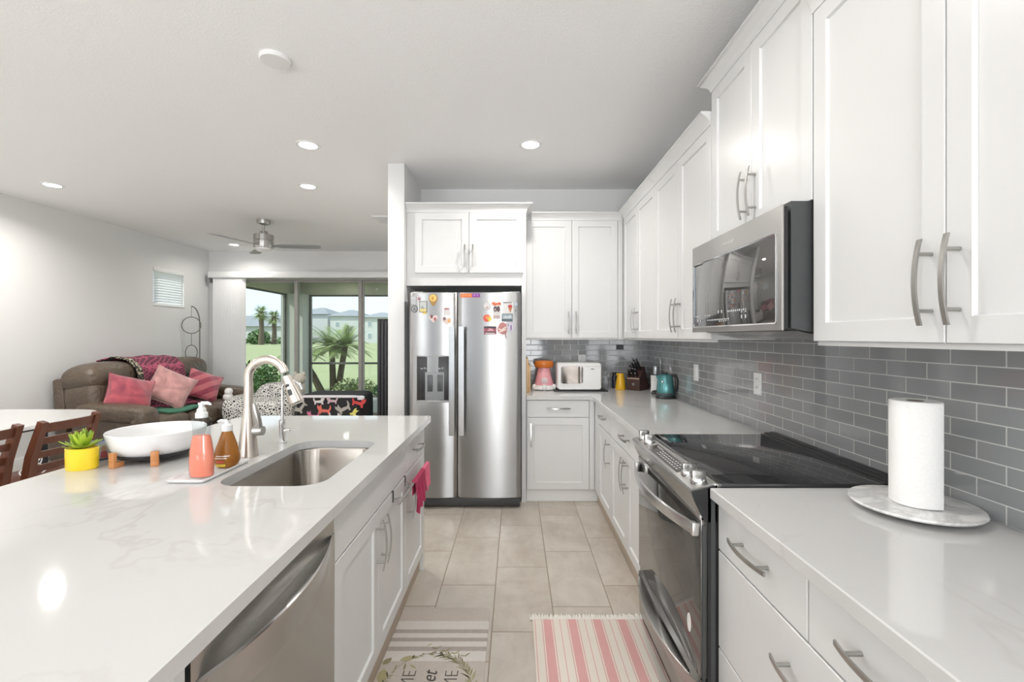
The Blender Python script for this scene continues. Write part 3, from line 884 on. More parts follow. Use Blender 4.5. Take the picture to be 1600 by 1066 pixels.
magnet('plaque_magnet', 'pink rounded plaque magnet with cream ribbon print and a hanging tail', 'magnet', [('backing', (.48,.20,.19), [(1210, 520), (1250, 508), (1290, 535), (1300, 600), (1290, 655), (1240, 664), (1190, 640), (1172, 595), (1190, 560)]), ('print', (.74,.62,.54), [(1190, 580), (1225, 600), (1285, 560), (1288, 578), (1228, 618), (1188, 598)]), ('print', (.74,.62,.54), [(1195, 625), (1285, 590), (1288, 608), (1205, 642)]), ('tail', (.35,.26,.26), [(1268, 655), (1286, 655), (1298, 710), (1280, 706)])])
magnet('card_magnet', 'pale lilac card magnet with purple figures at the right of the plaque', 'magnet', [('backing', (.60,.56,.64), rc(1292, 518, 1372, 622)), ('print', (.22,.10,.32), rc(1340, 545, 1356, 608)), ('print', (.26,.26,.30), rc(1306, 530, 1320, 560))])
magnet('cup_magnet', 'small pale blue cup shaped magnet near the right edge of the fridge door', 'magnet', [('backing', (.42,.48,.54), [(1383, 268), (1428, 268), (1430, 295), (1408, 312), (1380, 298)]), ('print', (.55,.60,.66), circ(1405, 280, 15, 8))])
magnet('figure_magnet', 'slim grey figure magnet below the pale blue cup', 'magnet', [('backing', (.30,.31,.31), [(1400, 330), (1412, 330), (1424, 372), (1412, 400), (1416, 430), (1398, 440), (1392, 380)]), ('print', (.13,.14,.14), circ(1407, 365, 7, 14))])

# ------------------------------------------------------------------ microwave
my0, my1, mz0, mz1 = 1.487, 2.242, 1.420, 1.832
r = root('microwave', (1.08, 1.865, 1.40), 'stainless steel over-the-range microwave with a dark glass door', 'microwave')
b = B()
b.loft([[(x, y, z) for x, z in ((.903, 1.845), (1.280, 1.845), (1.280, 1.395), (1.09, 1.395), (.95, 1.418), (.903, 1.428))] for y in (my0+.006, my1-.006)])
obj('body', b, DARKG, r)
b = B().loft([[(x, y, z) for x, z in ((.93, 1.4195), (.95, 1.4155), (1.09, 1.3925), (1.09, 1.391), (.95, 1.414), (.93, 1.418))] for y in (my0+.02, my1-.02)])
obj('underside_vent', b, STEEL_Y, r)
wy0, wy1, wz0, wz1 = 1.523, 2.226, 1.446, 1.742
fm = lambda u, v, n: (.876-n, my0+u, mz0+v)
b = B()
b.rects(fm, my1-my0, mz1-mz0, [(0, 0), (0, .004), (.002, .006)])
dm = obj('door', b, STEEL_Y, r, 25)
obj('door_core', B().box(.876, .893, my0+.006, my1-.006, mz0+.004, mz1-.004), BLACKM, dm)
obj('window', B().rects(lambda u, v, n: (.871-n, wy0+u, wz0+v), wy1-wy0, wz1-wz0, [(0, 0), (0, .001), (.002, .0022)]), plain('microwave_glass', (.20,.195,.19), .03, .75, var=.04), dm)
obj('window_rim', B().loft([[(.8695, y, z) for y, z in rrect(wy0-.004, wy1+.004, wz0-.004, wz1+.004, .008, 4)], [(.8675, y, z) for y, z in rrect(wy0-.004, wy1+.004, wz0-.004, wz1+.004, .008, 4)], [(.8685, y, z) for y, z in rrect(wy0+.001, wy1-.001, wz0+.001, wz1-.001, .006, 4)]], True, False), CHROME, dm)
MW = Matrix(((0, 0, -1, 0), (-1, 0, 0, 0), (0, 1, 0, 0), (0, 0, 0, 1)))
text('brand_lettering', 'Whirlpool', .024, CHROME, dm, Matrix.Translation((.8695, 1.865, 1.785)) @ MW, .0006)
mk = B(); MARK = plain('pale_marking', (.62,.64,.66), .5)
for row, (z, ya, yb, n, h) in enumerate(((1.492, 2.04, 2.19, 9, .006), (1.470, 2.14, 2.17, 2, .009), (1.470, 1.86, 2.06, 13, .006), (1.500, 1.72, 1.86, 10, .007), (1.463, 1.88, 1.94, 4, .005), (1.500, 1.92, 1.95, 2, .012), (1.470, 1.72, 1.75, 2, .014), (1.492, 1.72, 1.75, 2, .012))):
    for k in range(n):
        y = ya+(yb-ya)*k/max(1, n-1)
        mk.box(.8676, .8682, y-.004, y+.004, z, z+h)
obj('control_marks', mk, MARK, dm)

# ------------------------------------------------------------------ range
ry0, ry1 = 1.492, 2.252
r = root('range', (.95, 1.872, 0), 'stainless and black slide-in electric range with a glass cooktop', 'range')
obj('body', B().box(.63, 1.275, ry0, ry1, .03, .902), BLACKM, r)
obj('cooktop', B().box(.672, 1.232, ry0-.001, ry1+.001, .903, .917, .003), COOKG, r)
obj('cooktop_trim', B().box(.652, .674, ry0, ry1, .903, .9175, .002), STEEL_Y, r)
b = B()
for x0, x1, z in ((1.210, 1.228, .921), (1.228, 1.252, .926), (1.252, 1.282, .930)): b.box(x0, x1, ry0, ry1, .905, z, .004)
obj('rear_vent_trim', b, BLACKM, r)
cp = [(.574, .892), (.577, .898), (.655, .917), (.66, .905), (.66, .79), (.622, .79), (.607, .815), (.590, .85), (.577, .880)]
obj('control_panel', B().prism(cp, lambda u, v, t: (u, t, v), ry0+.006, ry1-.006), STEEL_Y, r)
ec = [(.576, .890), (.66, .912), (.66, .79), (.622, .79), (.607, .815), (.590, .85)]
for ya in (ry0, ry1-.006): obj('end_cap', B().prism(ec, lambda u, v, t: (u, t, v), ya, ya+.006), BLACKM, r)
sl_ = (.917-.898)/(.655-.577); zt = lambda x: .898+(x-.577)*sl_
disp = obj('display', B().prism([(.590, zt(.590)-.002), (.640, zt(.640)-.002), (.640, zt(.640)+.0012), (.590, zt(.590)+.0012)], lambda u, v, t: (u, t, v), 1.67, 2.05), plain('display_glass', (.035,.028,.022), .08), r)
mk = B()
for k in range(10):
    for j in range(3):
        x = .600+j*.012; y = 1.70+k*.025
        mk.box(x, x+.005, y, y+.012, zt(x)+.0012, zt(x)+.0024)
for k in range(5): mk.box(.628, .634, 1.95+k*.016, 1.958+k*.016, zt(.63)+.0010, zt(.63)+.0022)
obj('control_marks', mk, MARK, disp)
ang = math.atan(sl_)
for y in (1.545, 1.632, 2.112, 2.198):
    x = .620; zb = zt(x)
    b = B()
    b.lathe([(.027, zb-.004), (.027, zb+.004), (.024, zb+.013), (.001, zb+.0135)], (x, y, 0), 28)
    k_ = obj('knob', b, CHROME, r)
    obj('grip', B().box(x-.024, x+.024, y-.009, y+.009, zb+.008, zb+.038, .004), NICKEL, k_)
# oven door
FXD = .607
od = obj('oven_door', B().box(FXD, .632, ry0+.004, ry1-.004, .272, .808, .004), OVENG, r)
obj('door_trim', B().box(FXD-.002, FXD+.012, ry0+.004, ry1-.004, .795, .812, .002), STEEL_Y, od)
b = B(); rings = []
for i in range(33):
    t = -1+2*i/32; y = 1.872+t*.362
    n = .012+.056*(1-t*t)
    rings.append([(FXD-n-.009, y, .744), (FXD-n-.012, y, .762), (FXD-n-.009, y, .780), (FXD-n, y, .782), (FXD-n, y, .742)])
b.loft(rings)
b.box(FXD-.024, FXD+.002, ry0+.010, ry0+.036, .740, .784, .003).box(FXD-.024, FXD+.002, ry1-.036, ry1-.010, .740, .784, .003)
obj('handle', b, mk_steel('range_handle_steel', (.66,.655,.65), .25, 'y'), od, label='bowed brushed steel bar handle')
obj('sticker', B().loft([[(FXD-n, 1.593+.017*math.cos(a), .40+.032*math.sin(a)) for a in [2*PI*i/28 for i in range(28)]] for n in (-.0005, .0012)]), TRIMW, od)
# drawer with a bowed lip
b = B(); rings = []
for i in range(33):
    t = -1+2*i/32; y = 1.872+t*.372; bw = 1-t*t
    rings.append([(.632, y, .045), (FXD+.004, y, .045), (FXD-.006*bw, y, .13), (FXD-.045*bw, y, .215), (FXD-.064*bw, y, .240), (FXD-.066*bw, y, .248), (FXD-.058*bw, y, .250), (FXD+.004-.012*bw, y, .244), (FXD+.006, y, .262), (.632, y, .262)])
b.loft(rings)
obj('drawer', b, STEEL_Y, r, 50)
obj('side_trim', B().box(.640, .654, ry0-.0005, ry0+.004, .04, .885).box(.612, .622, ry0-.0005, ry0+.004, .04, .78), DARKG, r)

# ------------------------------------------------------------------ faucets
fx_, fy_ = -1.108, 1.885
r = root('kitchen_faucet', (fx_, fy_, CT), 'tall brushed nickel pull-down faucet with a gooseneck over the sink', 'faucet')
b = B().lathe([(.040, CT), (.040, CT+.004), (.037, CT+.02), (.034, CT+.06), (.027, CT+.12), (.0215, CT+.17), (.0195, CT+.20)], (fx_, fy_, 0), 32)
obj('body', b, NICKEL_W, r)
pts = [(fx_, fy_, CT+.19), (fx_, fy_, CT+.26)]
R_ = .080; zc = CT+.320
pts.append((fx_+.001, fy_, CT+.29))
for i in range(25):
    a = PI-(PI*.885)*i/24
    pts.append((fx_+R_+R_*math.cos(a), fy_-.01*(i/24), zc+R_*math.sin(a)))
obj('gooseneck', B().tube(pts, .0175, 18), NICKEL_W, r)
pts.append(tuple(Vector(pts[-1])+(Vector(pts[-1])-Vector(pts[-2])).normalized()*.022))
e = Vector(pts[-1]); d = (Vector(pts[-1])-Vector(pts[-2])).normalized()
hd = B().tube([e-d*.004, e+d*.02, e+d*.095, e+d*.112, e+d*.118], [.0185, .0195, .0275, .0285, .024], 24)
sh = obj('spray_head', hd, NICKEL_W, r)
nrm = Vector((0, -1, 0)); sd = d.cross(nrm)
for s0, s1, rr_ in ((.030, .044, .0075), (.052, .082, .0085)):
    c0 = e+d*(s0+.003)+nrm*.0185; c1 = e+d*(s1-.003)+nrm*(.0225)
    obj('button', B().tube([c0, c0.lerp(c1, .5), c1], [rr_, rr_*1.1, rr_], 12), DARKG, sh)
lv = B().cyl((fx_+.025, fy_, CT+.105), (fx_+.062, fy_, CT+.105), .021, .019, 24)
lev = obj('handle_hub', lv, NICKEL, r)
lb = B().tube([(fx_+.050, fy_-.004, CT+.115), (fx_+.047, fy_-.012, CT+.15), (fx_+.040, fy_-.018, CT+.19), (fx_+.034, fy_-.02, CT+.222)], [.011, .013, .012, .006], 14)
obj('lever', lb, NICKEL, lev)
gx, gy = -1.083, 2.11
r = root('water_filter_faucet', (gx, gy, CT), 'slim chrome drinking water faucet standing behind the sink', 'faucet')
obj('base', B().lathe([(.022, CT), (.022, CT+.005), (.016, CT+.008), (.0155, CT+.105), (.012, CT+.108)], (gx, gy, 0), 24), CHROME, r)
pts = [(gx, gy, CT+.10), (gx, gy, CT+.20)]
for i in range(15):
    a = PI-PI*.95*i/14
    pts.append((gx+.045+.045*math.cos(a), gy, CT+.245+.045*math.sin(a)))
obj('spout', B().tube(pts, .0062, 14), CHROME, r)
hb = obj('valve', B().cyl((gx+.010, gy, CT+.06), (gx+.036, gy, CT+.062), .010, .008, 16), CHROME, r)
obj('lever', B().tube([(gx+.034, gy, CT+.063), (gx+.07, gy-.004, CT+.060)], [.004, .003], 10), CHROME, hb)

# ------------------------------------------------------------------ things on the island
ty = 1.665
r = root('soap_tray', (-1.115, ty, CT), 'white rectangular ceramic tray beside the sink holding two soap bottles', 'tray')
obj('dish', B().loft([[(x, y, z) for x, y in rrect(-1.183-k, -1.047+k, 1.527-k, 1.805+k, .012, 5)] for z, k in ((CT, -.012), (CT+.003, -.004), (CT+.011, 0), (CT+.012, -.003), (CT+.006, -.010))]), WHITEC, r)
TB = CT+.006
bx_, by_ = -1.098, 1.590
r = root('soap_bottle', (bx_, by_, TB), 'clear pump bottle half full of coral hand soap on the tray', 'bottle')
PINK = plain('coral_soap', (.95,.27,.17), .12, var=.05)
pf = [(.001, 0), (.038, .001), (.041, .006), (.0425, .05), (.0405, .085), (.034, .125), (.030, .142)]
obj('soap', B().lathe([(a*.97, z+.002) for a, z in pf]+[(.001, .1445)], (bx_, by_, TB), 32, 1, .62), PINK, r)
obj('bottle', B().lathe(pf+[(.029, .15), (.031, .175), (.034, .195), (.030, .203), (.018, .212), (.0165, .216)], (bx_, by_, TB), 32, 1.0, .64, True, False), CLEAR, r)
lb = B()
for k in range(9): lb.box(bx_-.030+k*.004, bx_-.027+k*.004, by_-.0275, by_-.0268, TB+.020, TB+.024)
pump = obj('pump', B().lathe([(.019, .206), (.019, .222), (.015, .226), (.013, .238), (.009, .240), (.009, .252), (.011, .253), (.011, .258), (.001, .259)], (bx_, by_, TB), 24), plain('frosted_plastic', (.74,.75,.75), .3), r)
obj('nozzle', B().tube([(bx_, by_, TB+.256), (bx_+.022, by_-.002, TB+.257), (bx_+.036, by_-.004, TB+.252)], [.0065, .006, .0035], 12), bpy.data.materials['frosted_plastic'], pump)
cx_, cy_ = -1.088, 1.715
r = root('dish_soap_bottle', (cx_, cy_, TB), 'teardrop shaped bottle of amber liquid soap on the tray beside the faucet', 'bottle')
AMBER = mk_liquid('amber_soap', (.50,.20,.04), .06, .5)
pf = [(.001, 0), (.030, .001), (.038, .008), (.044, .026), (.043, .045), (.036, .075), (.024, .112), (.0165, .134)]
obj('bottle', B().lathe(pf+[(.015, .137), (.001, .138)], (cx_, cy_, TB), 32), AMBER, r)
obj('cap', B().lathe([(.0185, .134), (.0185, .155), (.016, .158), (.010, .162), (.009, .172), (.001, .173)], (cx_, cy_, TB), 24).tube([(cx_, cy_, TB+.170), (cx_-.020, cy_-.008, TB+.173), (cx_-.028, cy_-.011, TB+.169)], [.008, .006, .004], 10), CLEAR if False else bpy.data.materials['frosted_plastic'], r)
def lathe_patch(prof, c, a0, a1, n, mat, name, par, off=.0006):
    b = B(); rings = []
    for i in range(n+1):
        a = a0+.45+(a1-a0)*i/n
        rings.append([(c[0]+(r_+off)*math.cos(a), c[1]+(r_+off)*math.sin(a), c[2]+z) for r_, z in prof]+[(c[0]+(r_-.001)*math.cos(a), c[1]+(r_-.001)*math.sin(a), c[2]+z) for r_, z in prof[::-1]])
    return obj(name, b.loft(rings), mat, par)
lathe_patch([(.0428, .046), (.0423, .049)], (cx_, cy_, TB), -2.4, -1.25, 12, WHITEP, 'label_line', r)
lathe_patch([(.0434, .038), (.0431, .041)], (cx_, cy_, TB), -2.5, -1.5, 12, WHITEP, 'label_line', r)
lathe_patch([(.0430, .022), (.0437, .032)], (cx_, cy_, TB), -2.3, -1.7, 8, col((.55,.10,.07)), 'label_patch', r)
lathe_patch([(.0380, .008), (.0412, .018)], (cx_, cy_, TB), -2.5, -1.6, 8, col((.75,.62,.06)), 'label_patch', r)

# white bowl on a wooden footed stand
wx, wy = -1.475, 1.875
r = root('serving_bowl', (wx, wy, CT+.028), 'large round white ceramic bowl resting on a wooden footed stand', 'bowl')
b = B().lathe([(.001, .026), (.118, .026), (.138, .034), (.153, .056), (.163, .090), (.168, .114), (.166, .117), (.161, .114), (.154, .085), (.142, .055), (.115, .040), (.001, .038)], (wx, wy, CT), 56)
obj('bowl', b, WHITEC, r)
r = root('bowl_stand', (wx, wy, CT), 'low stand with four wooden feet and a black ring under the white bowl', 'stand')
obj('ring', B().lathe([(.115, .016), (.138, .020), (.146, .030), (.142, .033), (.115, .024)], (wx, wy, CT), 48), BLACKM, r)
for a in (-103, -55, 40, 150):
    a = math.radians(a); px, py = wx+.158*math.cos(a), wy+.158*math.sin(a)
    b = B().box(-.020, .020, -.013, .013, 0, .020, .003).box(.006, .020, -.013, .013, .018, .058, .003)
    b.bm.transform(Matrix.Translation((px, py, CT)) @ Matrix.Rotation(a, 4, 'Z'))
    obj('foot', b, ORANGEWOOD, r)
# yellow pot with succulent
yx, yy = -1.625, 1.705
r = root('potted_succulent', (yx, yy, CT), 'green succulent in a small glossy yellow oval pot on the island edge', 'plant')
YEL = plain('yellow_glaze', (.86,.62,.03), .18, var=.02)
obj('pot', B().lathe([(.001, 0), (.050, 0), (.0535, .004), (.0545, .078), (.0515, .080), (.049, .074), (.001, .070)], (yx, yy, CT), 40, 1, .72), YEL, r)
b = B()
for k in range(34):
    ring = 0 if k < 9 else 1 if k < 21 else 2
    a = k*2.399; el = (1.25, .85, .38)[ring]+random.uniform(-.1, .1); L = (.075, .082, .078)[ring]*random.uniform(.85, 1.1); wdt = .0135
    d = Vector((math.cos(a)*math.cos(el), math.sin(a)*math.cos(el)*.8, math.sin(el)))
    side = Vector((-math.sin(a), math.cos(a), 0)); up = side.cross(d)*-1
    base = Vector((yx, yy, CT+.072))
    rings = []
    for t, ww in ((0, .55), (.3, 1), (.65, .8), (.9, .3), (1, .02)):
        p = base+d*L*t+up*(.012*t*t)+Vector((0, 0, -.010*t*t if ring == 2 else 0))
        rings.append([p+side*wdt*ww, p+up*.002, p-side*wdt*ww, p-up*.004*ww])
    b.loft(rings)
obj('leaves', b, mk_leaf('succulent_green', (.42,.55,.04), (.16,.30,.03)), r)
# small photo block
r = root('photo_block', (-1.655, 1.80, CT), 'small photo block of two people standing between the yellow pot and the white bowl', 'photo')
b = B().box(-.044, .044, -.008, .008, 0, .082, .002)
Mp = Matrix.Translation((-1.668, 1.812, CT)) @ Matrix.Rotation(math.radians(66), 4, 'Z')
b.bm.transform(Mp); obj('block', b, plain('navy_edge', (.05,.06,.16), .4), r)
def pic(nm, pts, c, n):
    b = B().loft([[tuple(Mp @ Vector((x, -.008-k, z))) for x, z in pts] for k in (-.0005, n)])
    obj(nm, b, col(c), r, 30)
pic('picture', rc(-.040, .006, .040, .068), (.50,.56,.50), .0006)
pic('sky', rc(-.040, .068, .040, .078), (.40,.46,.68), .0006)
pic('figure_print', [(-.026, .008), (-.004, .008), (-.006, .036), (-.022, .036)], (.22,.24,.42), .0012)
pic('figure_print', circ(-.014, .046, .009, .011), (.58,.36,.27), .0012)
pic('figure_print', [(.006, .008), (.032, .008), (.028, .036), (.010, .036)], (.46,.12,.14), .0012)
pic('figure_print', circ(.018, .046, .009, .011), (.52,.31,.22), .0012)

# towel bar over the sink cabinet door and the towel
XD = XFI+T
r = root('towel_bar', (XD+.03, 2.2, .68), 'slim metal over-the-door towel bar hooked on the island cabinet', 'towel bar')
for y in (2.045, 2.268):
    h_ = obj('hook', B().box(XD+.0004, XD+.003, y-.008, y+.008, .655, .7035).box(XD-.016, XD+.003, y-.008, y+.008, .7025, .7045), DARKG, r, label='flat dark metal hook')
    obj('arm', B().tube([(XD+.002, y, .668), (XD+.052, y, .679)], .003, 10), NICKEL, h_)
obj('bar', B().tube([(XD+.052, 1.955, .68), (XD+.052, 2.60, .68)], .0055, 14), NICKEL, r)
def towel_fn(y0, y1, drop_f, drop_b, amp):
    xb = XD+.052
    def f(u, v):
        y = y0+(y1-y0)*u
        s = v*(drop_f+drop_b)-drop_b
        fold = (math.sin(u*PI*5+s*9)+.4*math.sin(u*PI*11))*amp*.8
        narrow = 1-.22*min(1, abs(s)/.14)
        yc = (y0+y1)/2; y = yc+(y-yc)*narrow
        if s < 0: return (xb-.008-.15*amp*0+fold*.25*min(1, -s*12), y, .68+.006+s if s < -.006 else .68+.010)
        sag = min(1, s*10)
        return (xb+.0105+fold*sag+.02*sag*s, y+math.sin(u*9)*.004, .68+.010-s-.012*math.sin(u*PI*2+1)*sag)
    return f
MAG = plain('raspberry_cloth', (.42,.035,.10), .9, bump=.4, bscale=500)
PINKC = plain('pink_cloth', (.75,.16,.26), .9, bump=.4, bscale=500)
r = root('dish_towel', (XD+.055, 2.40, .53), 'raspberry pink dish towel draped over the bar at the end of the island', 'towel')
obj('front_drape', B().grid(towel_fn(2.23, 2.46, .16, .07, .012), 40, 30, .003), MAG, r, 60)
obj('side_drape', B().grid(towel_fn(2.46, 2.59, .12, .05, .010), 24, 26, .003), PINKC, r, 60)

# ------------------------------------------------------------------ right counter: paper towel on marble turntable
r = root('marble_turntable', (1.128, 1.292, CT), 'round grey veined marble turntable under the paper towel roll', 'turntable')
obj('plate', B().lathe([(.001, .010), (.125, .010), (.148, .016), (.152, .021), (.150, .025), (.001, .0255)], (1.128, 1.292, CT), 64), MARBLE, r)
obj('foot', B().lathe([(.001, 0), (.085, 0), (.088, .008), (.001, .010)], (1.128, 1.292, CT), 40), BLACKM, r)
def mk_paper():
    M = Mat('paper_towel', (.84,.835,.82), .9)
    v = M.voronoi(85); h = X(M.nt, v.outputs['Distance'])
    M.bump(h, .35, .003); return M.m
PAPER = mk_paper()
tx, tyy, tz = 1.128, 1.285, CT+.0262
r = root('paper_towel_roll', (tx, tyy, tz), 'white paper towel roll standing upright on the marble turntable', 'paper towel')
obj('roll', B().lathe([(.021, .001), (.056, 0), (.059, .003), (.0595, .285), (.057, .289), (.021, .288)], (tx, tyy, tz), 56, cap0=False, cap1=False), PAPER, r)
obj('core', B().lathe([(.021, .002), (.021, .287), (.0195, .288), (.0195, .002)], (tx, tyy, tz), 32, cap0=False, cap1=False), plain('cardboard_core', (.20,.17,.14), .9), r)
b = B(); rings = []
for i in range(21):
    t = i/20; a = math.radians(215+t*75)          # loose end of the sheet leaving the roll
    R0 = .0602+.010*max(0, t-.35)**1.3
    p0 = (tx+R0*math.cos(a), tyy+R0*math.sin(a)); p1 = (tx+(R0-.0008)*math.cos(a), tyy+(R0-.0008)*math.sin(a))
    rings.append([(*p0, tz+.002), (*p0, tz+.287), (*p1, tz+.287), (*p1, tz+.002)])
obj('loose_sheet', B().loft(rings), PAPER, r)

# ------------------------------------------------------------------ outlets
def outlet(loc, axis, label, w=.072, h=.117, face='duplex', plate=WHITEP):
    x, y, z = loc
    r = root('wall_outlet', (x, y, z), label, 'outlet')
    f = (lambda u, v, n: (x-n, y-w/2+u, z-h/2+v)) if axis == 'x' else (lambda u, v, n: (x-w/2+u, y-n, z-h/2+v))
    obj('plate', B().rects(f, w, h, [(0, -.001), (0, .004), (.003, .0065)]), plate, r)
    if face == 'duplex':
        for dv in (.028, .072):
            g = lambda u, v, n, dv=dv: f(w/2-.017+u, h*dv/.117+v, n)
            s_ = obj('socket', B().rects(g, .034, .024*h/.117+.002, [(0, .006), (.002, .0085)]), plate, r)
            k = B()
            for du in (.009, .021): k.rects(lambda u, v, n, du=du: g(du+u, .008+v, n), .003, .010, [(0, .008), (0, .0092)])
            obj('slots', k, DARKG, s_)
    else:
        g = lambda u, v, n: f(w/2-.016+u, h/2-.033+v, n)
        obj('rocker', B().rects(g, .032, .066, [(0, .006), (.002, .009)]), plate, r)
    return r
outlet((XR-.009, 3.235, 1.145), 'x', 'white switch plate on the grey tiles above the teal kettle', face='rocker')
outlet((XR-.009, 2.41, 1.150), 'x', 'white duplex outlet on the grey tiles left of the range')
outlet((.645, YB-.009, 1.165), 'y', 'white outlet on the back tiles above the white appliance', h=.117)
outlet((1.015, YB-.009, 1.296), 'y', 'small dark outlet high on the back tiles near the corner', w=.072, h=.048, face='rocker_none' if False else 'duplex', plate=DARKG)

# ------------------------------------------------------------------ back counter items
BK = YB-.012
r = root('cutting_board', (.113, 4.24, CT), 'two light wooden cutting boards standing against the fridge panel', 'cutting board')
obj('board', B().box(.092, .112, 4.02, 4.40, CT, CT+.295, .004), LIGHTWOOD, r)
obj('board', B().box(.1135, .131, 4.05, 4.38, CT, CT+.24, .004), LIGHTWOOD, r)
# pink popcorn maker
px, py = .262, 4.24
r = root('popcorn_maker', (px, py, CT), 'pink cone shaped popcorn maker with an orange lid beside the cutting boards', 'popcorn maker')
PK = plain('baby_pink_plastic', (.80,.38,.42), .3, var=.02)
obj('base', B().lathe([(.001, .006), (.105, .006), (.110, .012), (.104, .028), (.098, .045)], (px, py, CT), 40, 1, .85), WHITEP, r)
ft = B()
for a in range(5):
    a = a*PI*2/5-PI/2
    ft.superq((px+.094*math.cos(a), py+.080*math.sin(a), CT+.028), (.045, .045, .055), .8, .8, 14, 8)
obj('feet', ft, WHITEP, r)
obj('body', B().lathe([(.092, .030), (.088, .055), (.070, .13), (.060, .185), (.058, .205), (.001, .206)], (px, py, CT), 40, 1, .85), PK, r)
obj('lid', B().lathe([(.060, .205), (.080, .210), (.088, .222), (.088, .255), (.080, .268), (.040, .274), (.001, .275)], (px, py, CT), 40, 1, .85), plain('translucent_orange', (.62,.17,.02), .25, var=.04), r)
obj('front_disc', B().lathe([(.030, 0), (.030, .004), (.027, .006), (.001, .006)], (px, py-.072, CT+.09), 28, rot=(PI/2+.18, 0, 0)), col((.78,.66,.66)), r)
# white bread machine on a dark board
bx0, bx1, by0, by1 = .372, .778, 4.10, 4.36
r = root('dark_board', (.59, 4.22, CT), 'thin dark board under the white countertop appliance', 'board')
obj('slab', B().box(.345, .83, 4.08, 4.40, CT, CT+.008, .003), BLACKM, r)
r = root('toaster_oven', (.575, 4.23, CT+.008), 'white countertop appliance with a large rounded mirrored window at its front', 'appliance')
z0 = CT+.012
def rr_xz(x0, x1, za, zb, rd, y, n=5): return [(x, y, z) for x, z in rrect(x0, x1, za, zb, rd, n)]
b = B().loft([rr_xz(bx0+.012, bx1-.012, z0+.006, z0+.235, .02, by0), rr_xz(bx0+.003, bx1-.003, z0, z0+.243, .024, by0+.012), rr_xz(bx0, bx1, z0, z0+.245, .026, by0+.04), rr_xz(bx0, bx1, z0, z0+.245, .026, by1-.02), rr_xz(bx0+.01, bx1-.01, z0+.005, z0+.235, .02, by1)])
obj('housing', b, WHITEP, r)
obj('window_rim', B().loft([rr_xz(bx0+.026, bx0+.243, z0+.050, z0+.222, .022, by0+.004), rr_xz(bx0+.028, bx0+.241, z0+.052, z0+.220, .021, by0-.004), rr_xz(bx0+.034, bx0+.235, z0+.058, z0+.214, .018, by0-.003)]), WHITEP, r)
obj('window', B().loft([rr_xz(bx0+.034, bx0+.235, z0+.058, z0+.214, .018, by0-.002), rr_xz(bx0+.035, bx0+.234, z0+.059, z0+.213, .018, by0-.005)]), mk_steel('mirrored_window', (.55,.50,.46), .09, 'z'), r)
obj('window_band', B().box(bx0+.190, bx0+.205, by0-.0065, by0-.004, z0+.062, z0+.21).box(bx0+.222, bx0+.229, by0-.0065, by0-.004, z0+.066, z0+.206).box(bx0+.040, bx0+.046, by0-.0065, by0-.004, z0+.066, z0+.206), col((.10,.085,.08)), r)
obj('lid_seam', B().box(bx0+.255, bx1-.008, by0-.0005, by0+.002, z0+.212, z0+.214), GREYP, r)
obj('badge', B().loft([[(bx0+.318+a, by0-k, z0+.19+c_) for a, c_ in circ(0, 0, .017, .006)] for k in (-.001, .0015)]), GREYP, r)
# yellow jug and dark bottle
jx, jy = .980, 4.26
r = root('dark_bottle', (.957, 4.385, CT), 'small dark navy bottle behind the yellow jug', 'bottle')
obj('body', B().lathe([(.001, 0), (.026, 0), (.027, .10), (.024, .118), (.001, .12)], (.952, 4.385, CT), 24), plain('navy_plastic', (.02,.025,.05), .3), r)
obj('cap', B().lathe([(.019, .119), (.019, .150), (.001, .151)], (.952, 4.385, CT), 20), BLACKM, r)
r = root('yellow_jug', (jx, jy, CT), 'small mustard yellow jug left of the knife block', 'jug')
YJ = plain('mustard_plastic', (.75,.42,.02), .3, var=.02)
obj('body', B().lathe([(.001, 0), (.047, 0), (.049, .006), (.042, .07), (.033, .125), (.031, .150), (.027, .150), (.029, .12), (.036, .06), (.001, .01)], (jx, jy, CT), 36), YJ, r)
obj('spout', B().superq((jx-.030, jy-.012, CT+.142), (.026, .024, .018), .8, .8, 14, 8), YJ, r)
obj('handle', B().tube([(jx-.032, jy+.008, CT+.13), (jx-.055, jy+.012, CT+.125), (jx-.060, jy+.012, CT+.09), (jx-.044, jy+.008, CT+.05)], [.006, .007, .007, .006], 10), BLACKM, r)
# knife block
kx, ky = 1.128, 4.235
r = root('knife_block', (kx, ky, CT), 'dark wooden knife block full of black handled knives in the corner', 'knife block')
KR = Matrix.Translation((kx, ky, CT)) @ Matrix.Rotation(math.radians(-42), 4, 'Z')
# profile in depth (d) and height: slanted top facing the room
b = B().prism([(-.075, 0), (.105, 0), (.095, .06), (.030, .215), (-.075, .115)], lambda u, v, t: tuple(KR @ Vector((t, u, v))), -.062, .062)
obj('block', b, KNIFEWOOD, r)
obj('badge', B().prism(rc(-.012, .045, .012, .069), lambda u, v, t: tuple(KR @ Vector((u, t, v))), -.0765, -.0745), NICKEL, r)
obj('lip', B().prism([(-.079, .104), (-.075, .104), (-.075, .116), (-.079, .116)], lambda u, v, t: tuple(KR @ Vector((t, u, v))), -.063, .063), col((.35,.24,.20)), r)
nd = Vector((0, -.69, .72))
for (a, s, L) in ((-.042, .25, .085), (-.018, .32, .10), (.006, .30, .10), (.030, .27, .095), (-.044, .62, .09), (-.018, .68, .12), (.006, .70, .125), (.032, .74, .13), (-.012, .92, .135), (.018, .93, .135), (-.040, .05, .07), (.0, .05, .07), (.036, .05, .07)):
    p = Vector((a, -.075+s*.105, .115+s*.100))
    q = p+nd*L*.8
    k_ = obj('knife_handle', B().tube([tuple(KR @ (p-nd*.01)), tuple(KR @ p.lerp(q, .5)), tuple(KR @ q)], [.0075, .009, .008], 10), BLACKM, r)
    obj('end_cap', B().tube([tuple(KR @ q), tuple(KR @ (q+nd*.006))], [.0085, .007], 10), CHROME, k_)
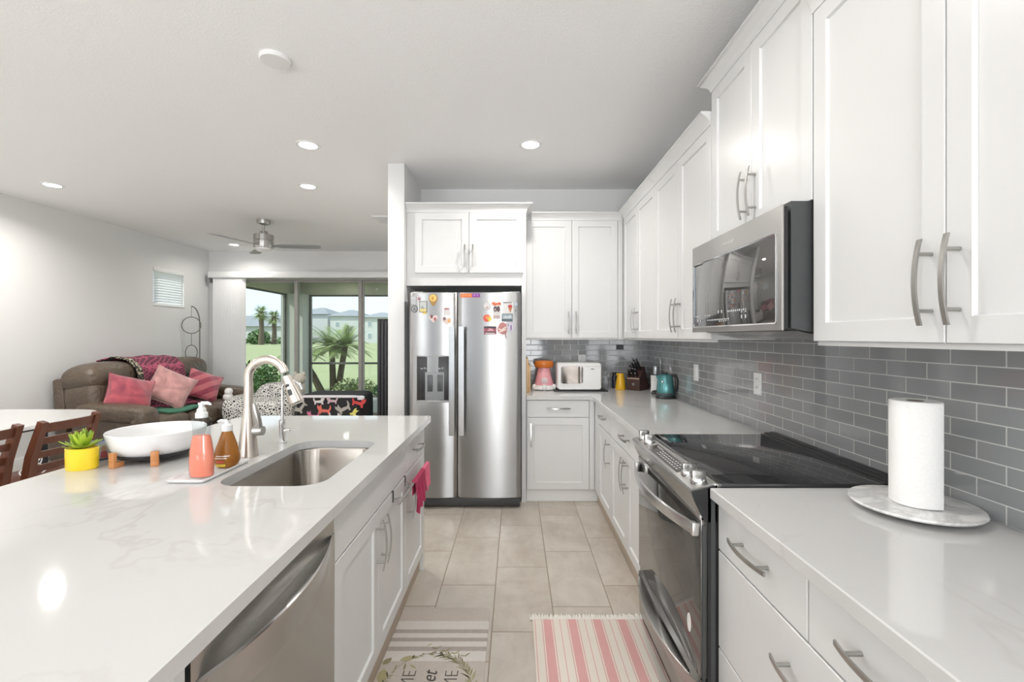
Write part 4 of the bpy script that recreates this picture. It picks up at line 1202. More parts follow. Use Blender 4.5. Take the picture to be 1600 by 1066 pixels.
# white and clear blender with chrome carry loop
ux, uy = 1.222, 3.98
r = root('coffee_grinder', (ux, uy, CT), 'white cylinder appliance with a clear top and wire loop behind the teal kettle', 'appliance')
obj('base', B().lathe([(.001, 0), (.042, 0), (.044, .006), (.040, .06), (.042, .155), (.040, .160), (.001, .16)], (ux, uy, CT), 32), WHITEP, r)
obj('collar', B().lathe([(.042, .158), (.042, .166), (.001, .167)], (ux, uy, CT), 32), DARKG, r)
obj('clear_top', B().lathe([(.039, .167), (.038, .25), (.034, .272), (.001, .276)], (ux, uy, CT), 32, cap0=False), CLEAR, r)
obj('inner_cup', B().lathe([(.024, .168), (.026, .235), (.001, .236)], (ux, uy, CT), 24), mk_steel('cup_steel', (.6,.6,.62), .3), r)
obj('wire_loop', B().tube([(ux+.034, uy-.02, CT+.166), (ux+.036, uy-.02, CT+.29), (ux+.026, uy-.02, CT+.308), (ux, uy-.02, CT+.312), (ux-.012, uy-.02, CT+.30)], .004, 10), CHROME, r)
cd = [(ux+.01, uy-.05, CT+.012), (ux-.03, uy-.065, CT+.010), (ux-.055, uy-.07, CT+.012), (ux-.06, uy-.10, CT+.012), (ux-.03, uy-.115, CT+.014), (ux-.005, uy-.10, CT+.022), (ux-.03, uy-.085, CT+.028), (ux-.055, uy-.10, CT+.026), (ux-.02, uy-.13, CT+.012)]
thing('power_cord', B().tube([Vector(cd[0])]+[Vector(cd[i]).lerp(Vector(cd[i+1]), t) for i in range(len(cd)-1) for t in (.25, .5, .75, 1)], .0085, 10), BLACKM, 'coiled black power cord lying beside the teal kettle', 'cord')
# kettle
kx, ky = 1.203, 3.66
r = root('electric_kettle', (kx, ky, CT), 'teal electric kettle with a black handle on its black base near the corner', 'kettle')
TEAL = plain('teal_enamel', (.085,.27,.27), .18, .35, var=.03)
obj('power_base', B().lathe([(.001, 0), (.076, 0), (.078, .010), (.070, .022), (.001, .023)], (kx, ky, CT), 36), BLACKM, r)
bd = obj('body', B().lathe([(.001, .024), (.068, .024), (.071, .034), (.066, .09), (.058, .165), (.052, .185), (.040, .194), (.001, .197)], (kx, ky, CT), 40), TEAL, r)
obj('lower_band', B().lathe([(.0715, .028), (.0725, .034), (.0712, .046), (.0700, .046), (.0700, .028)], (kx, ky, CT), 40, cap0=False, cap1=False), DARKG, r)
obj('lid_knob', B().lathe([(.022, .195), (.018, .206), (.001, .209)], (kx, ky, CT), 20), BLACKM, r)
obj('spout', B().loft([[(kx-.052, ky-.012-.0, CT+.180), (kx-.052, ky+.012, CT+.180), (kx-.056, ky, CT+.140)], [(kx-.078, ky-.003, CT+.184), (kx-.078, ky+.003, CT+.184), (kx-.074, ky, CT+.170)]]), TEAL, r)
hp = [(kx+.036, ky-.030, CT+.186), (kx+.058, ky-.052, CT+.184), (kx+.070, ky-.062, CT+.150), (kx+.070, ky-.062, CT+.09), (kx+.056, ky-.045, CT+.058)]
obj('handle', B().tube(hp, [.009, .012, .0125, .0115, .009], 14), BLACKM, r)
obj('gauge', B().superq((kx-.040, ky-.052, CT+.135), (.014, .010, .020), .7, .7, 12, 8), CHROME, r)

# ------------------------------------------------------------------ floor mats
def mk_mat():
    M = Mat('printed_mat', (.55,.50,.46), .85)
    x, y, z = M.coord()
    # stripe edges measured along y from the far end (local origin at mat base centre)
    def band(a, b_): return y.gt(a-MY)*y.lt(b_-MY)
    n = M.noise(60, 4); n2 = M.noise(7, 3)
    base = M.mix(n*.5+n2*.5, (.44,.385,.34), (.58,.53,.48))
    wh = M.mix(n, (.60,.565,.52), (.68,.65,.61))
    gr = M.mix(n, (.35,.305,.275), (.45,.405,.37))
    wz = band(1.952, 2.227)
    grey = (band(2.136, 2.164)+band(2.078, 2.104)+band(2.015, 2.044)).sat()
    c = M.mix(wz, base, wh); c = M.mix(grey, c, gr)
    M.color(c); M.bump(n, .2, .002); return M.m
MX0, MX1, MY0, MY1 = -.574, -.131, 1.155, 2.338
MY = MY0+0.0
mxc, myc = (MX0+MX1)/2, (MY0+MY1)/2
MY = myc
MATP = mk_mat()
r = root('kitchen_mat', (mxc, myc, 0), 'beige farmhouse kitchen mat with stripes, a leafy wreath and HOME sweet HOME lettering', 'mat')
def mat_obj(nm, b, m): return obj(nm, b, m, r)
b = B().loft([[(x, y, z) for x, y in rrect(MX0+k, MX1-k, MY0+k, MY1-k, .02, 4)] for z, k in ((.0005, 0), (.005, 0), (.007, .003))])
mat_obj('mat', b, MATP)
INK = plain('charcoal_ink', (.06,.055,.05), .8)
RM = Matrix.Rotation(PI/2, 4, 'Z')
for body, x, s, sx in (('HOME', -.437, .082, .98), ('HOME', -.262, .082, .98)):
    text('lettering', body, s, INK, r, Matrix.Translation((x, 1.785, .0076)) @ RM, .0003, 'CENTER', 0, sx, -.0018)
text('lettering', 'sweet', .085, INK, r, Matrix.Translation((-.352, 1.80, .0076)) @ RM, .0003, 'CENTER', .35, .9)
OLIVE = mk_leaf('printed_olive', (.40,.36,.20), (.24,.22,.12))
STEMC = col((.16,.13,.08), .8)
lf = B(); st = B()
def leaf(p, a, L, W, b=lf):
    d = Vector((math.cos(a), math.sin(a), 0)); s_ = Vector((-d.y, d.x, 0)); p = Vector((*p, 0))
    b.poly([tuple(p+d*L*t+s_*W*w_+Vector((0, 0, .0078))) for t, w_ in ((0, 0), (.25, .42), (.55, .5), (.85, .25), (1, 0))]+[tuple(p+d*L*t-s_*W*w_+Vector((0, 0, .0078))) for t, w_ in ((.85, .25), (.55, .5), (.25, .42))])
wc = Vector((-.355, 1.765)); WR, WRy = .185, .235
NW = 120
for k in range(NW):
    a = 2*PI*k/NW
    p = (wc.x+WR*math.cos(a), wc.y+WRy*math.sin(a)); q = (wc.x+WR*math.cos(a+.055), wc.y+WRy*math.sin(a+.055))
    if k % 1 == 0:
        st.poly([(p[0], p[1]-.0012, .0077), (q[0], q[1]-.0012, .0077), (q[0], q[1]+.0012, .0077), (p[0], p[1]+.0012, .0077)])
    if math.sin(a) < .2 and math.cos(a) < 0 and k % 2: continue
    t_ = math.atan2(WRy*math.cos(a), -WR*math.sin(a))
    dense = math.cos(a) > .2
    for sg in (-1, 1):
        if random.random() < (.95 if dense else .42): leaf(p, t_+PI*(0 if dense else 1)+sg*random.uniform(.4, .8), random.uniform(.03, .055) if dense else random.uniform(.018, .03), .006)
leaf((-.552, 1.905), -1.45, .085, .045); leaf((-.50, 1.955), .35, .075, .032); leaf((-.565, 1.93), 1.0, .05, .03)
leaf((-.45, 1.93), -.6, .04, .01); leaf((-.47, 1.94), -1.5, .045, .01)
for i in range(9):
    p = (-.40+i*.022, 2.045-i*.008); leaf(p, .25+(-1)**i*.5, .032, .007)
mat_obj('wreath_leaves', lf, OLIVE); mat_obj('wreath_stem', st, STEMC)

RX0, RX1, RY0, RY1 = .082, .625, 1.45, 2.245
def mk_rug():
    M = Mat('striped_cotton', (.7,.66,.6), .95)
    x, y, z = M.coord()
    u = x+(RX0+RX1)/2-.154
    d = u.mod(.1215); d = d.min(.1215-d)
    thick = d.lt(.0195); line1 = d.gt(.0245)*d.lt(.0285)
    line2 = d.gt(.0590)
    red = (thick+line1+line2).sat()
    wv = M.noise(1, 2, M.vec(x*700, y*180, 0)); blot = M.noise(9, 3)
    base = M.mix(wv*.5+blot*.5, (.66,.60,.52), (.78,.73,.66))
    rd = M.mix(wv*.6+blot*.4, (.60,.29,.28), (.72,.43,.41))
    M.color(M.mix(red, base, rd)); M.bump(wv, .5, .003); return M.m
r = root('striped_rug', ((RX0+RX1)/2, (RY0+RY1)/2, 0), 'cream cotton rug with pinkish red stripes and a white fringe in front of the range', 'rug')
obj('rug', B().box(RX0, RX1, RY0, RY1, .0005, .008, .003), mk_rug(), r)
fr = B()
for k in range(95):
    x = RX0-.01+k*(RX1-RX0+.02)/94; 
    dx, L = random.uniform(-.012, .012), random.uniform(.03, .048)
    fr.tube([(x, RY1-.006, .007), (x+dx*.4, RY1+L*.5, .010), (x+dx, RY1+L, .004)], [.0042, .0036, .002], 5)
f_ = obj('fringe', fr, plain('white_cotton', (.74,.71,.66), .95), r); f_['kind'] = 'stuff'

# ------------------------------------------------------------------ living side: sofa
sx0, sx1, sy0, sy1 = -5.10, -4.02, 4.86, 7.02     # faces the kitchen (+x)
r = root('leather_sofa', ((sx0+sx1)/2, (sy0+sy1)/2, 0), 'brown leather three-seat reclining sofa along the grey side wall', 'sofa')
obj('base', B().box(sx0+.05, sx1-.06, sy0+.04, sy1-.04, .05, .30, .03), LEATHER, r)
obj('back_frame', B().box(sx0, sx0+.13, sy0+.16, sy1-.10, .05, .93, .03, rot=(0, math.radians(-4), 0)), LEATHER, r)
bp = plain('dark_lining', (.05,.045,.04), .8)
ln = (sy1-sy0-.52)/3; lb_ = (sy1-sy0-.26)/3
for k in range(3):
    y = sy0+.26+ln*(k+.5)
    obj('seat_cushion', B().superq((-4.40, y, .365), (.80, ln*1.02, .27), .5, .4, 32, 16), LEATHER, r)
    y = sy0+.13+lb_*(k+.5)
    c_ = obj('back_cushion', B().superq((-4.80, y, .68), (.40, lb_*1.03, .56), .6, .4, 32, 18, (0, math.radians(-10), 0)), LEATHER, r)
    obj('head_roll', B().superq((-4.835, y, .925), (.42, lb_*1.05, .36), .8, .42, 34, 18, (0, math.radians(-8), 0)), LEATHER, c_)
for y0 in (sy0, sy1-.28):
    yc = y0+.14
    a_ = obj('arm', B().box(sx0+.30, sx1-.03, y0+.035, y0+.245, .05, .54, .045, 3), LEATHER, r)
    obj('arm_pad', B().superq((-4.38, yc, .565), (.78, .29, .20), .6, .5, 32, 16, (0, math.radians(5), 0)), LEATHER, a_)
    obj('arm_front', B().superq((sx1-.05, yc, .37), (.17, .275, .50), .6, .5, 24, 14), LEATHER, a_)
ft = B()
for x in (sx0+.1, sx1-.15):
    for y in (sy0+.1, sy1-.1): ft.box(x-.03, x+.03, y-.03, y+.03, 0, .05)
obj('feet', ft, BLACKM, r)

def cushion(c, size, th, M3, mat, label):
    """square knife-edge cushion; M3 rows give its right / up / out directions"""
    rx, up, out = [Vector(v).normalized() for v in M3]
    b = B(); n = 26
    def pt(u, v, s_):
        a, c_ = u*2-1, v*2-1
        pin = 1-.10*(1-abs(a)**2.2)*abs(c_)**6*1.0
        pin2 = 1-.09*(1-abs(c_)**2.2)*abs(a)**6*1.0
        t = th*.62*(max(0, 1-a*a)**.55)*(max(0, 1-c_*c_)**.55)
        w_ = .010*math.sin(a*5+c_*3)*max(0, 1-a*a)*max(0, 1-c_*c_)
        return Vector(c)+rx*a*size/2*pin2+up*c_*size/2*pin+out*(s_*t+w_)
    V = [[[b.bm.verts.new(pt(i/n, j/n, s_)) for i in range(n+1)] for j in range(n+1)] for s_ in (1, -1)]
    for k in (0, 1):
        for j in range(n):
            for i in range(n): b.bm.faces.new((V[k][j][i], V[k][j][i+1], V[k][j+1][i+1], V[k][j+1][i]))
    bmesh.ops.remove_doubles(b.bm, verts=b.bm.verts[:], dist=.0005)
    r_ = root('throw_pillow', c, label, 'cushion', 'cushions on the leather sofa')
    obj('cover', b, mat, r_, 80)
    ring = [pt(t, 0, 0) for t in [i/14 for i in range(14)]]+[pt(1, t, 0) for t in [i/14 for i in range(14)]]+[pt(1-t, 1, 0) for t in [i/14 for i in range(14)]]+[pt(0, 1-t, 0) for t in [i/14 for i in range(14)]]
    obj('piping', B().tube(ring, .006, 8, closed=True), mat, r_)
def mk_velvet(name, a, b_, stripes=None, tie=False):
    M = Mat(name, a, .75)
    M.b.inputs['Sheen Weight'].default_value = .6
    n = (M.noise(5, 5, dist=1.5)*2.2-.6).sat(); c = M.mix(n, tuple(v*.72 for v in a), tuple(min(1, v*1.15) for v in b_))
    if stripes:
        x, y, z = M.coord(); u = (y*stripes[0]+z*stripes[1]+x*stripes[2])*stripes[3]
        c = M.mix(u.frac().gt(.5), c, stripes[4])
    M.color(c); M.bump(M.noise(300, 2), .2, .002); return M.m
def facing(n, roll):
    n = Vector(n).normalized(); rt = Vector((0, 0, 1)).cross(n).normalized(); up = n.cross(rt)
    c_, s_ = math.cos(math.radians(roll)), math.sin(math.radians(roll))
    return (rt*c_-up*s_, rt*s_+up*c_, n)
cushion((-4.43, 5.22, .735), .45, .17, facing((.80, -.38, .46), 20), mk_velvet('raspberry_velvet', (.30,.035,.075), (.46,.085,.105)), 'raspberry red velvet cushion nearest the sofa arm by the dining table')
cushion((-4.36, 5.74, .755), .47, .16, facing((.74, -.50, .45), 33), mk_velvet('blush_velvet', (.55,.26,.25), (.64,.34,.33)), 'pale pink velvet cushion tilted on its corner in the middle of the sofa')
cushion((-4.40, 6.41, .71), .43, .15, facing((.76, -.45, .46), 27), mk_velvet('striped_velvet', (.30,.04,.075), (.38,.06,.10), (0, .8, -.5, 7.5, (.56,.15,.18))), 'red velvet cushion with broad pink stripes at the far end of the sofa')
# knitted throw over the middle of the back
def mk_knit():
    M = Mat('dark_knit_throw', (.05,.03,.05), .9)
    x, y, z = M.coord()
    v = M.vec(y*34+(z*26), z*26-y*10, x*6)
    vo = M.voronoi(1, v, 'DISTANCE_TO_EDGE', .25)
    d = X(M.nt, vo.outputs['Distance'])
    edge = d.lt(.12)
    trim = (y+.33).abs().lt(.055)
    sp = M.noise(38, 2).gt(.53)
    c = M.mix(edge, (.045,.022,.035), (.46,.10,.17))
    t = M.mix(sp, (.03,.03,.03), (.52,.47,.33))
    M.color(M.mix(trim, c, t)); M.bump(d, .4, .006); return M.m
def throw_f(u, v):
    y = 5.52+.78*u
    path = [(-5.12, .70), (-5.12, .95), (-5.04, 1.105), (-4.88, 1.150), (-4.71, 1.122), (-4.60, 1.01), (-4.575, .86), (-4.555, .72), (-4.53, .60), (-4.47, .522), (-4.33, .515)]
    s_ = v*(len(path)-1); i = min(int(s_), len(path)-2); t = s_-i
    x = path[i][0]*(1-t)+path[i+1][0]*t; z = path[i][1]*(1-t)+path[i+1][1]*t
    return (x+.010*math.sin(u*14)*min(1, v*1.5), y+.16*(v-.5)*(1-u), z+.008*math.sin(u*11+1))
thing('knitted_throw', B().grid(throw_f, 40, 40, .012), mk_knit(), 'dark knitted throw with pink honeycomb pattern draped over the middle of the sofa back', 'throw', smooth=70)
thing('folded_blanket', B().grid(lambda u, v: (-4.42+.34*v+.05*u, 5.36+.50*u, .512+.012*math.sin(u*5+v*3)+.01*(1-v)), 20, 14, .02), plain('green_fleece', (.06,.20,.13), .95), 'folded green blanket lying on the sofa seat under the pink cushion', 'blanket', smooth=70)

# hanging ring stand behind the far sofa end
r = root('ring_stand', (-4.925, 7.09, 0), 'slim dark metal stand with two hanging rings behind the far end of the sofa', 'stand')
BRZ = plain('bronze_wire', (.16,.145,.12), .35, .8)
RY_ = 7.09
arc = [(-4.925, RY_, .02), (-4.925, RY_, 1.55)]
for i in range(1, 13):
    a = PI/2*i/12; arc.append((-5.055+.13*math.cos(a), RY_, 1.60+.27*math.sin(a)))
obj('pole', B().tube(arc, .0075, 10), BRZ, r)
obj('foot', B().lathe([(.062, 0), (.062, .012), (.02, .02), (.001, .02)], (-4.925, RY_, 0), 32), BRZ, r)
for cz, rr_, yaw in ((1.575, .122, 36), (1.150, .110, 82)):
    c_ = math.cos(math.radians(yaw)); s_ = math.sin(math.radians(yaw))
    obj('ring', B().tube([(-5.055+rr_*math.cos(a)*c_, RY_+rr_*math.cos(a)*s_, cz+rr_*1.05*math.sin(a)) for a in [2*PI*i/44 for i in range(44)]], .0055, 8, closed=True), BRZ, r)
obj('link', B().tube([(-5.055, RY_, 1.870), (-5.055, RY_, 1.703)], .003, 8), BRZ, r)
obj('link', B().tube([(-5.055, RY_, 1.447), (-5.055, RY_, 1.265)], .003, 8), BRZ, r)

# ------------------------------------------------------------------ dining table and chairs
r = root('dining_table', (-4.0, 3.0, 0), 'white glossy dining table with rounded corners and black legs beside the side wall', 'table')
tb = rrect(-4.85, -3.53, 1.60, 4.06, .36, 10)
obj('tabletop', B().loft([[(x, y, .722) for x, y in tb], [(x, y, .748) for x, y in tb], [(-4.19+(x+4.19)*.997, 2.83+(y-2.83)*.998, .751) for x, y in tb]]), plain('white_gloss_top', (.78,.78,.77), .12, var=.02), r)
obj('apron', B().box(-4.65, -3.72, 1.82, 3.84, .672, .722, .004), BLACKM, r)
for x in (-4.55, -3.82):
    for y in (2.0, 3.66): obj('leg', B().box(x-.03, x+.03, y-.03, y+.03, .0102, .672, .004), BLACKM, r)
def dining_chair(label):
    """back towards +x, seat towards -x; local origin under the seat centre"""
    r = root('dining_chair', (0, 0, 0), label, 'chair', 'cherry wood dining chairs')
    W = .185
    for sg in (-1, 1):
        b = B().tube([(.19, sg*W, 0), (.150, sg*W, .22), (.135, sg*W, .44), (.165, sg*W, .62), (.238, sg*W, .845)], [.021, .023, .024, .023, .019], sec=[(-1, -1), (1, -1), (1, 1), (-1, 1)], up=(1, 0, 0))
        obj('rear_post', b, CHERRY, r)
        obj('leg', B().tube([(-.20, sg*W, 0), (-.195, sg*W, .43)], [.017, .022], sec=[(-1, -1), (1, -1), (1, 1), (-1, 1)], up=(1, 0, 0)), CHERRY, r)
        obj('stretcher', B().box(-.19, .16, sg*W-.009, sg*W+.009, .19, .22, .003), CHERRY, r)
    obj('seat', B().box(-.225, .150, -.205, .205, .43, .455, .010), CHERRY, r)
    for z, h, x in ((.800, .060, .224), (.715, .045, .195), (.625, .045, .167), (.535, .045, .146)):
        b = B(); rings = []
        for i in range(11):
            t = -1+2*i/10; bow = .016*(1-t*t)
            rings.append([(x+bow-.008-h*.14, t*(W-.008), z-h/2), (x+bow+.008-h*.14, t*(W-.008), z-h/2), (x+bow+.008+h*.14, t*(W-.008), z+h/2), (x+bow-.008+h*.14, t*(W-.008), z+h/2)])
        obj('slat', b.loft(rings), CHERRY, r)
    return r
ch = dining_chair('cherry wood ladder-back dining chair directly behind the yellow plant pot')
ch.location = (-3.235, 3.07, .0135); ORG[ch.name] = Vector(ch.location)
c2 = copy_tree(ch); c2['label'] = 'cherry wood ladder-back dining chair cut by the edge of view'; c2.location = (-3.285, 2.60, .0135); c2.rotation_euler = (0, 0, math.radians(2))
thing('area_rug', B().box(-5.10, -2.35, 1.2, 4.55, .001, .010, .003), plain('grey_rug_pile', (.27,.28,.30), .95, nscale=14, var=.18, bump=.3, bscale=300), 'flat grey area rug under the dining table', 'rug')
# white cable on the far chair's seat
cp_ = [Vector((-3.30+.06*math.cos(a*1.1)+.02*a/8, 3.10+.09*math.sin(a), .463+.006*a+.012*math.sin(a*2.3))) for a in [i*.35 for i in range(46)]]
thing('white_cable', B().tube(cp_, .0035, 8), WHITEP, 'loosely coiled white cable lying on the chair seat', 'cable')

# ------------------------------------------------------------------ in front of the glass door
# low bench with the cat print cover
r = root('covered_bench', (-2.62, 6.55, 0), 'low bench under a black cover printed with cats in front of the glass door', 'bench')
bx = B().superq((-2.58, 6.55, .30), (.90, .62, .59), .18, .18, 32, 18)
CATB = plain('black_printed_cloth', (.018,.018,.020), .85, bump=.3, bscale=250)
obj('cover', bx, CATB, r)
obj('top_hem', B().superq((-2.58, 6.25, .575), (.89, .05, .035), .5, .3, 28, 8).superq((-2.13, 6.26, .555), (.10, .06, .06), .6, .6, 14, 8), plain('pale_lining', (.70,.68,.72), .9), r)
def cat(cx, cz, s, c, flip=1, rot=0, curl=0):
    P = [(-.50, -.30), (-.42, -.05), (-.52, .10), (-.60, .30), (-.55, .52), (-.46, .38), (-.34, .40), (-.24, .54), (-.22, .28), (-.18, .12), (.10, .10), (.34, .06), (.46, .18), (.50, .42), (.58, .44), (.60, .14), (.48, -.06), (.46, -.34), (.34, -.34), (.32, -.16), (-.24, -.16), (-.32, -.34)]
    cr, sr = math.cos(rot), math.sin(rot)
    pts = [(cx+s*flip*(x*cr-z*sr), cz+s*(x*sr+z*cr)) for x, z in P]
    b = B().loft([[(x, 6.2405, z) for x, z in pts], [(x, 6.2365, z) for x, z in pts]])
    obj('cat_print', b, c, r, 30)
RD, GR, WH, YL = col((.62,.07,.07), .85), col((.42,.39,.36), .85), col((.66,.62,.62), .85), col((.72,.66,.18), .85)
cat(-2.94, .43, .155, GR, 1, 1.0); cat(-2.63, .385, .16, col((.70,.16,.13), .85)); cat(-2.36, .41, .17, GR, 1, .5); cat(-2.16, .49, .16, RD, -1, .3)
cat(-2.70, .51, .13, WH, -1); cat(-2.52, .52, .13, col((.55,.40,.45), .85)); cat(-2.78, .31, .14, col((.62,.18,.30), .85)); cat(-2.20, .31, .15, YL, 1, -1.0); cat(-2.48, .29, .14, WH, -1, .1); cat(-2.62, .20, .15, RD); cat(-2.90, .19, .15, WH, -1, .4); cat(-2.32, .18, .15, GR)
# swivel chair under a black and white speckled throw
def mk_speck():
    M = Mat('speckled_throw', (.1,.1,.1), .95)
    v = M.voronoi(34, feature='DISTANCE_TO_EDGE'); d = X(M.nt, v.outputs['Distance'])
    M.color(M.mix(d.gt(.16), (.70,.69,.66), (.022,.022,.024))); M.bump(d, .5, .006); return M.m
SPK = mk_speck()
r = root('covered_armchair', (-3.52, 6.5, 0), 'rounded armchair under a black and white speckled throw by the glass door', 'armchair')
obj('base', B().box(-3.98, -3.12, 6.2, 6.95, .02, .22, .03), bp, r)
obj('seat', B().superq((-3.53, 6.48, .33), (.90, .80, .40), .4, .4, 30, 14), SPK, r)
obj('back', B().superq((-3.50, 6.68, .44), (.62, .34, .58), .75, .75, 30, 16), SPK, r)
obj('arm', B().superq((-3.86, 6.45, .40), (.26, .75, .36), .6, .6, 24, 14), SPK, r)
obj('arm', B().superq((-3.15, 6.45, .42), (.20, .75, .36), .6, .6, 24, 14), SPK, r)
# pale plush toy on the chair
r = root('plush_toy', (-3.20, 6.62, .56), 'pale beige plush toy sitting at the right side of the speckled armchair', 'toy')
PL = plain('beige_plush', (.52,.49,.42), .95, bump=.4, bscale=180)
obj('body', B().superq((-3.16, 6.60, .64), (.20, .20, .26), .9, .9, 20, 14), PL, r)
obj('head', B().superq((-3.13, 6.58, .79), (.17, .17, .16), .9, .9, 20, 12), PL, r)
for dx in (-.06, .06): obj('ear', B().superq((-3.13+dx, 6.58, .865), (.05, .03, .06), .9, .9, 12, 8), PL, r)
thing('small_plush', B().superq((-3.985, 6.30, .565), (.12, .12, .10), .9, .9, 18, 10).superq((-3.97, 6.29, .64), (.10, .10, .10), .9, .9, 16, 10), WHITEP, 'small white plush sitting on the left arm of the speckled armchair', 'toy')
# tall dark panel cabinet at the right edge of the glass
r = root('tall_dark_cabinet', (-1.60, 6.75, 0), 'tall black slatted cabinet standing in front of the right end of the glass door', 'cabinet')
obj('body', B().box(-1.995, -1.25, 6.55, 6.95, 0, 1.655, .006), BLACKM, r)
sl = B()
for k in range(15): sl.box(-1.985+k*.049, -1.955+k*.049, 6.535, 6.5505, .06, 1.62, .003)
obj('slats', sl, plain('dark_slat', (.035,.036,.042), .5), r)

# ------------------------------------------------------------------ outside: lanai and garden
LZ = 2.65
YL0, YL1 = YF+.15, 10.56
struct('floor_lanai', B().box(-5.3, 1.5, YL0, YL1+.2, -.12, -.02), plain('lanai_slab', (.40,.39,.36), .8))
struct('ceiling_lanai', B().box(-5.3, 1.5, YL0, YL1+.2, LZ, LZ+.1), BEIGEST)
struct('wall_lanai_header', B().box(-5.3, 1.5, YL1, YL1+.2, 2.37, LZ), BEIGEST)
struct('wall_lanai_side_header', B().box(-5.3, -5.1, YL0, YL1, 2.37, LZ), BEIGEST)
struct('wall_lanai_corner', B().box(-5.3, -4.81, YL1-.30, YL1+.2, -.02, 2.37), STUCCO)
struct('wall_lanai_house', B().box(-5.3, -5.1, YL0, YL0+.10, -.02, 2.37), STUCCO)
fl = B()
fl.box(-4.81, 1.5, YL1+.02, YL1+.06, 2.33, 2.37).box(-4.81, -4.76, YL1+.02, YL1+.06, -.02, 2.33).box(-4.76, 1.5, YL1+.02, YL1+.06, .755, .80).box(-1.20, -1.15, YL1+.02, YL1+.06, -.02, 2.33).box(-4.76, 1.5, YL1+.02, YL1+.06, -.02, .03)
struct('window_2', fl, BRONZE)
fl = B().box(-5.22, -5.18, YL0+.1, YL1-.30, 2.33, 2.37).box(-5.22, -5.18, YL1-.35, YL1-.30, -.02, 2.33).box(-5.22, -5.18, YL0+.1, YL1-.35, -.02, .03)
struct('window_3', fl, BRONZE)
def can2(x, y, z, label):
    r = root('recessed_light', (x, y, z), label, 'ceiling light')
    obj('trim_ring', B().lathe([(.062, -.001), (.066, -.006), (.085, -.004), (.088, 0)], (x, y, z), 32, cap0=False, cap1=False), TRIMW, r)
    obj('lens', B().lathe([(.001, -.0035), (.062, -.003), (.064, -.001)], (x, y, z), 28), LENS, r)
can2(-3.82, 10.25, LZ, 'small lit ceiling light of the patio beyond the glass door')
def mk_grass():
    M = Mat('lawn_grass', (.2,.3,.08), .95)
    n = M.noise(.35, 5); n2 = M.noise(9, 3)
    c = M.mix(n*.7+n2*.3, (.27,.31,.15), (.40,.43,.235)); M.color(c)
    M.bump(M.noise(60, 2), .6, .03); return M.m
g = struct('lawn', B().box(-220, 90, YL1+.2, 240, -.30, -.12).box(-220, -5.3, YF-6, YL1+.2, -.30, -.12), mk_grass())
PALMG = mk_leaf('palm_frond_green', (.16,.24,.07), (.33,.40,.16), .5)
BARK = plain('palm_bark', (.13,.105,.075), .9, nscale=12, var=.3, bump=.6, bscale=40)
SHRUBG = mk_leaf('shrub_green', (.06,.14,.045), (.15,.25,.08), .5)
SHRUBL = mk_leaf('light_shrub_green', (.17,.23,.10), (.34,.38,.20), .6)
def frond(b, base, az, el, L, droop, n=9, lw=.22, lwid=.012):
    """arching frond with leaflets"""
    p = Vector(base); d = Vector((math.cos(az)*math.cos(el), math.sin(az)*math.cos(el), math.sin(el)))
    pts = [p.copy()]; st_ = L/n
    for i in range(n):
        d = (d+Vector((0, 0, -droop/n))).normalized(); p = p+d*st_; pts.append(p.copy())
    b.tube(pts, [.010*(1-.8*i/n) for i in range(n+1)], 4)
    for i in range(1, n+1):
        t = i/n; dd = (pts[i]-pts[i-1]).normalized()
        side = dd.cross(Vector((0, 0, 1)))
        if side.length < .01: continue
        side.normalize(); up = side.cross(dd)
        for q in (0, .5):
            o = pts[i-1].lerp(pts[i], q)
            for sg in (-1, 1):
                Lf = lw*math.sin(PI*min(1, .15+.85*t))**.6
                e = o+(side*sg+dd*.6+up*.25).normalized()*Lf+Vector((0, 0, -Lf*.25))
                b.poly([o-dd*lwid, o+dd*lwid, e])
def bush(c, R, n, mat, name, label, leaf=.05, cat='shrub', group=None):
    r = root(name, (c[0], c[1], -.12), label, cat, group)
    b = B(); 
    for k in range(n):
        while True:
            v = Vector([random.uniform(-1, 1) for _ in range(3)])
            if .25 < v.length < 1: break
        v = v*(.55+.45*v.length)
        p = Vector(c)+Vector((v.x*R[0], v.y*R[1], v.z*R[2]))
        if p.z < -.11: p.z = -.11+random.random()*.1
        a = Vector([random.uniform(-1, 1) for _ in range(3)]).normalized(); q = a.orthogonal().normalized()
        L = leaf*random.uniform(.7, 1.3)
        b.poly([p-a*L, p+q*L*.45, p+a*L, p-q*L*.45])
    o = obj('leaves', b, mat, r, None, recalc=False); o['kind'] = 'stuff'
    s_ = B()
    for k in range(7):
        a = 2*PI*k/7
        s_.tube([(c[0]+.05*math.cos(a), c[1]+.05*math.sin(a), -.14), (c[0]+R[0]*.5*math.cos(a), c[1]+R[1]*.5*math.sin(a), c[2]+R[2]*.2)], [.012, .006], 5)
    obj('stems', s_, BARK, r)
    return r
# pygmy date palm just beyond the patio
r = root('date_palm', (-5.02, 12.6, -.12), 'small feathery multi-trunk palm just outside the patio screen', 'palm')
for (x0, y0, x1, y1, h) in ((-5.05, 12.6, -5.1, 12.6, 1.10), (-4.95, 12.65, -4.72, 12.6, 1.15), (-5.30, 12.5, -5.85, 12.3, .95)):
    obj('trunk', B().tube([(x0, y0, -.2), ((x0*.6+x1*.4), (y0+y1)/2, h*.35), (x1, y1, h)], [.10, .085, .075], 10), BARK, r)
    b = B()
    for k in range(40):
        frond(b, (x1, y1, h), k*2.4+random.random(), random.uniform(-.1, 1.25), random.uniform(.65, .95), random.uniform(.5, 1.3), 10, .22, .016)
    obj('fronds', b, PALMG, r, None, recalc=False)
bush((-6.05, 10.75, .28), (.62, .55, .58), 1500, SHRUBG, 'leafy_shrub', 'dark green leafy shrub outside the left side of the patio', .055)
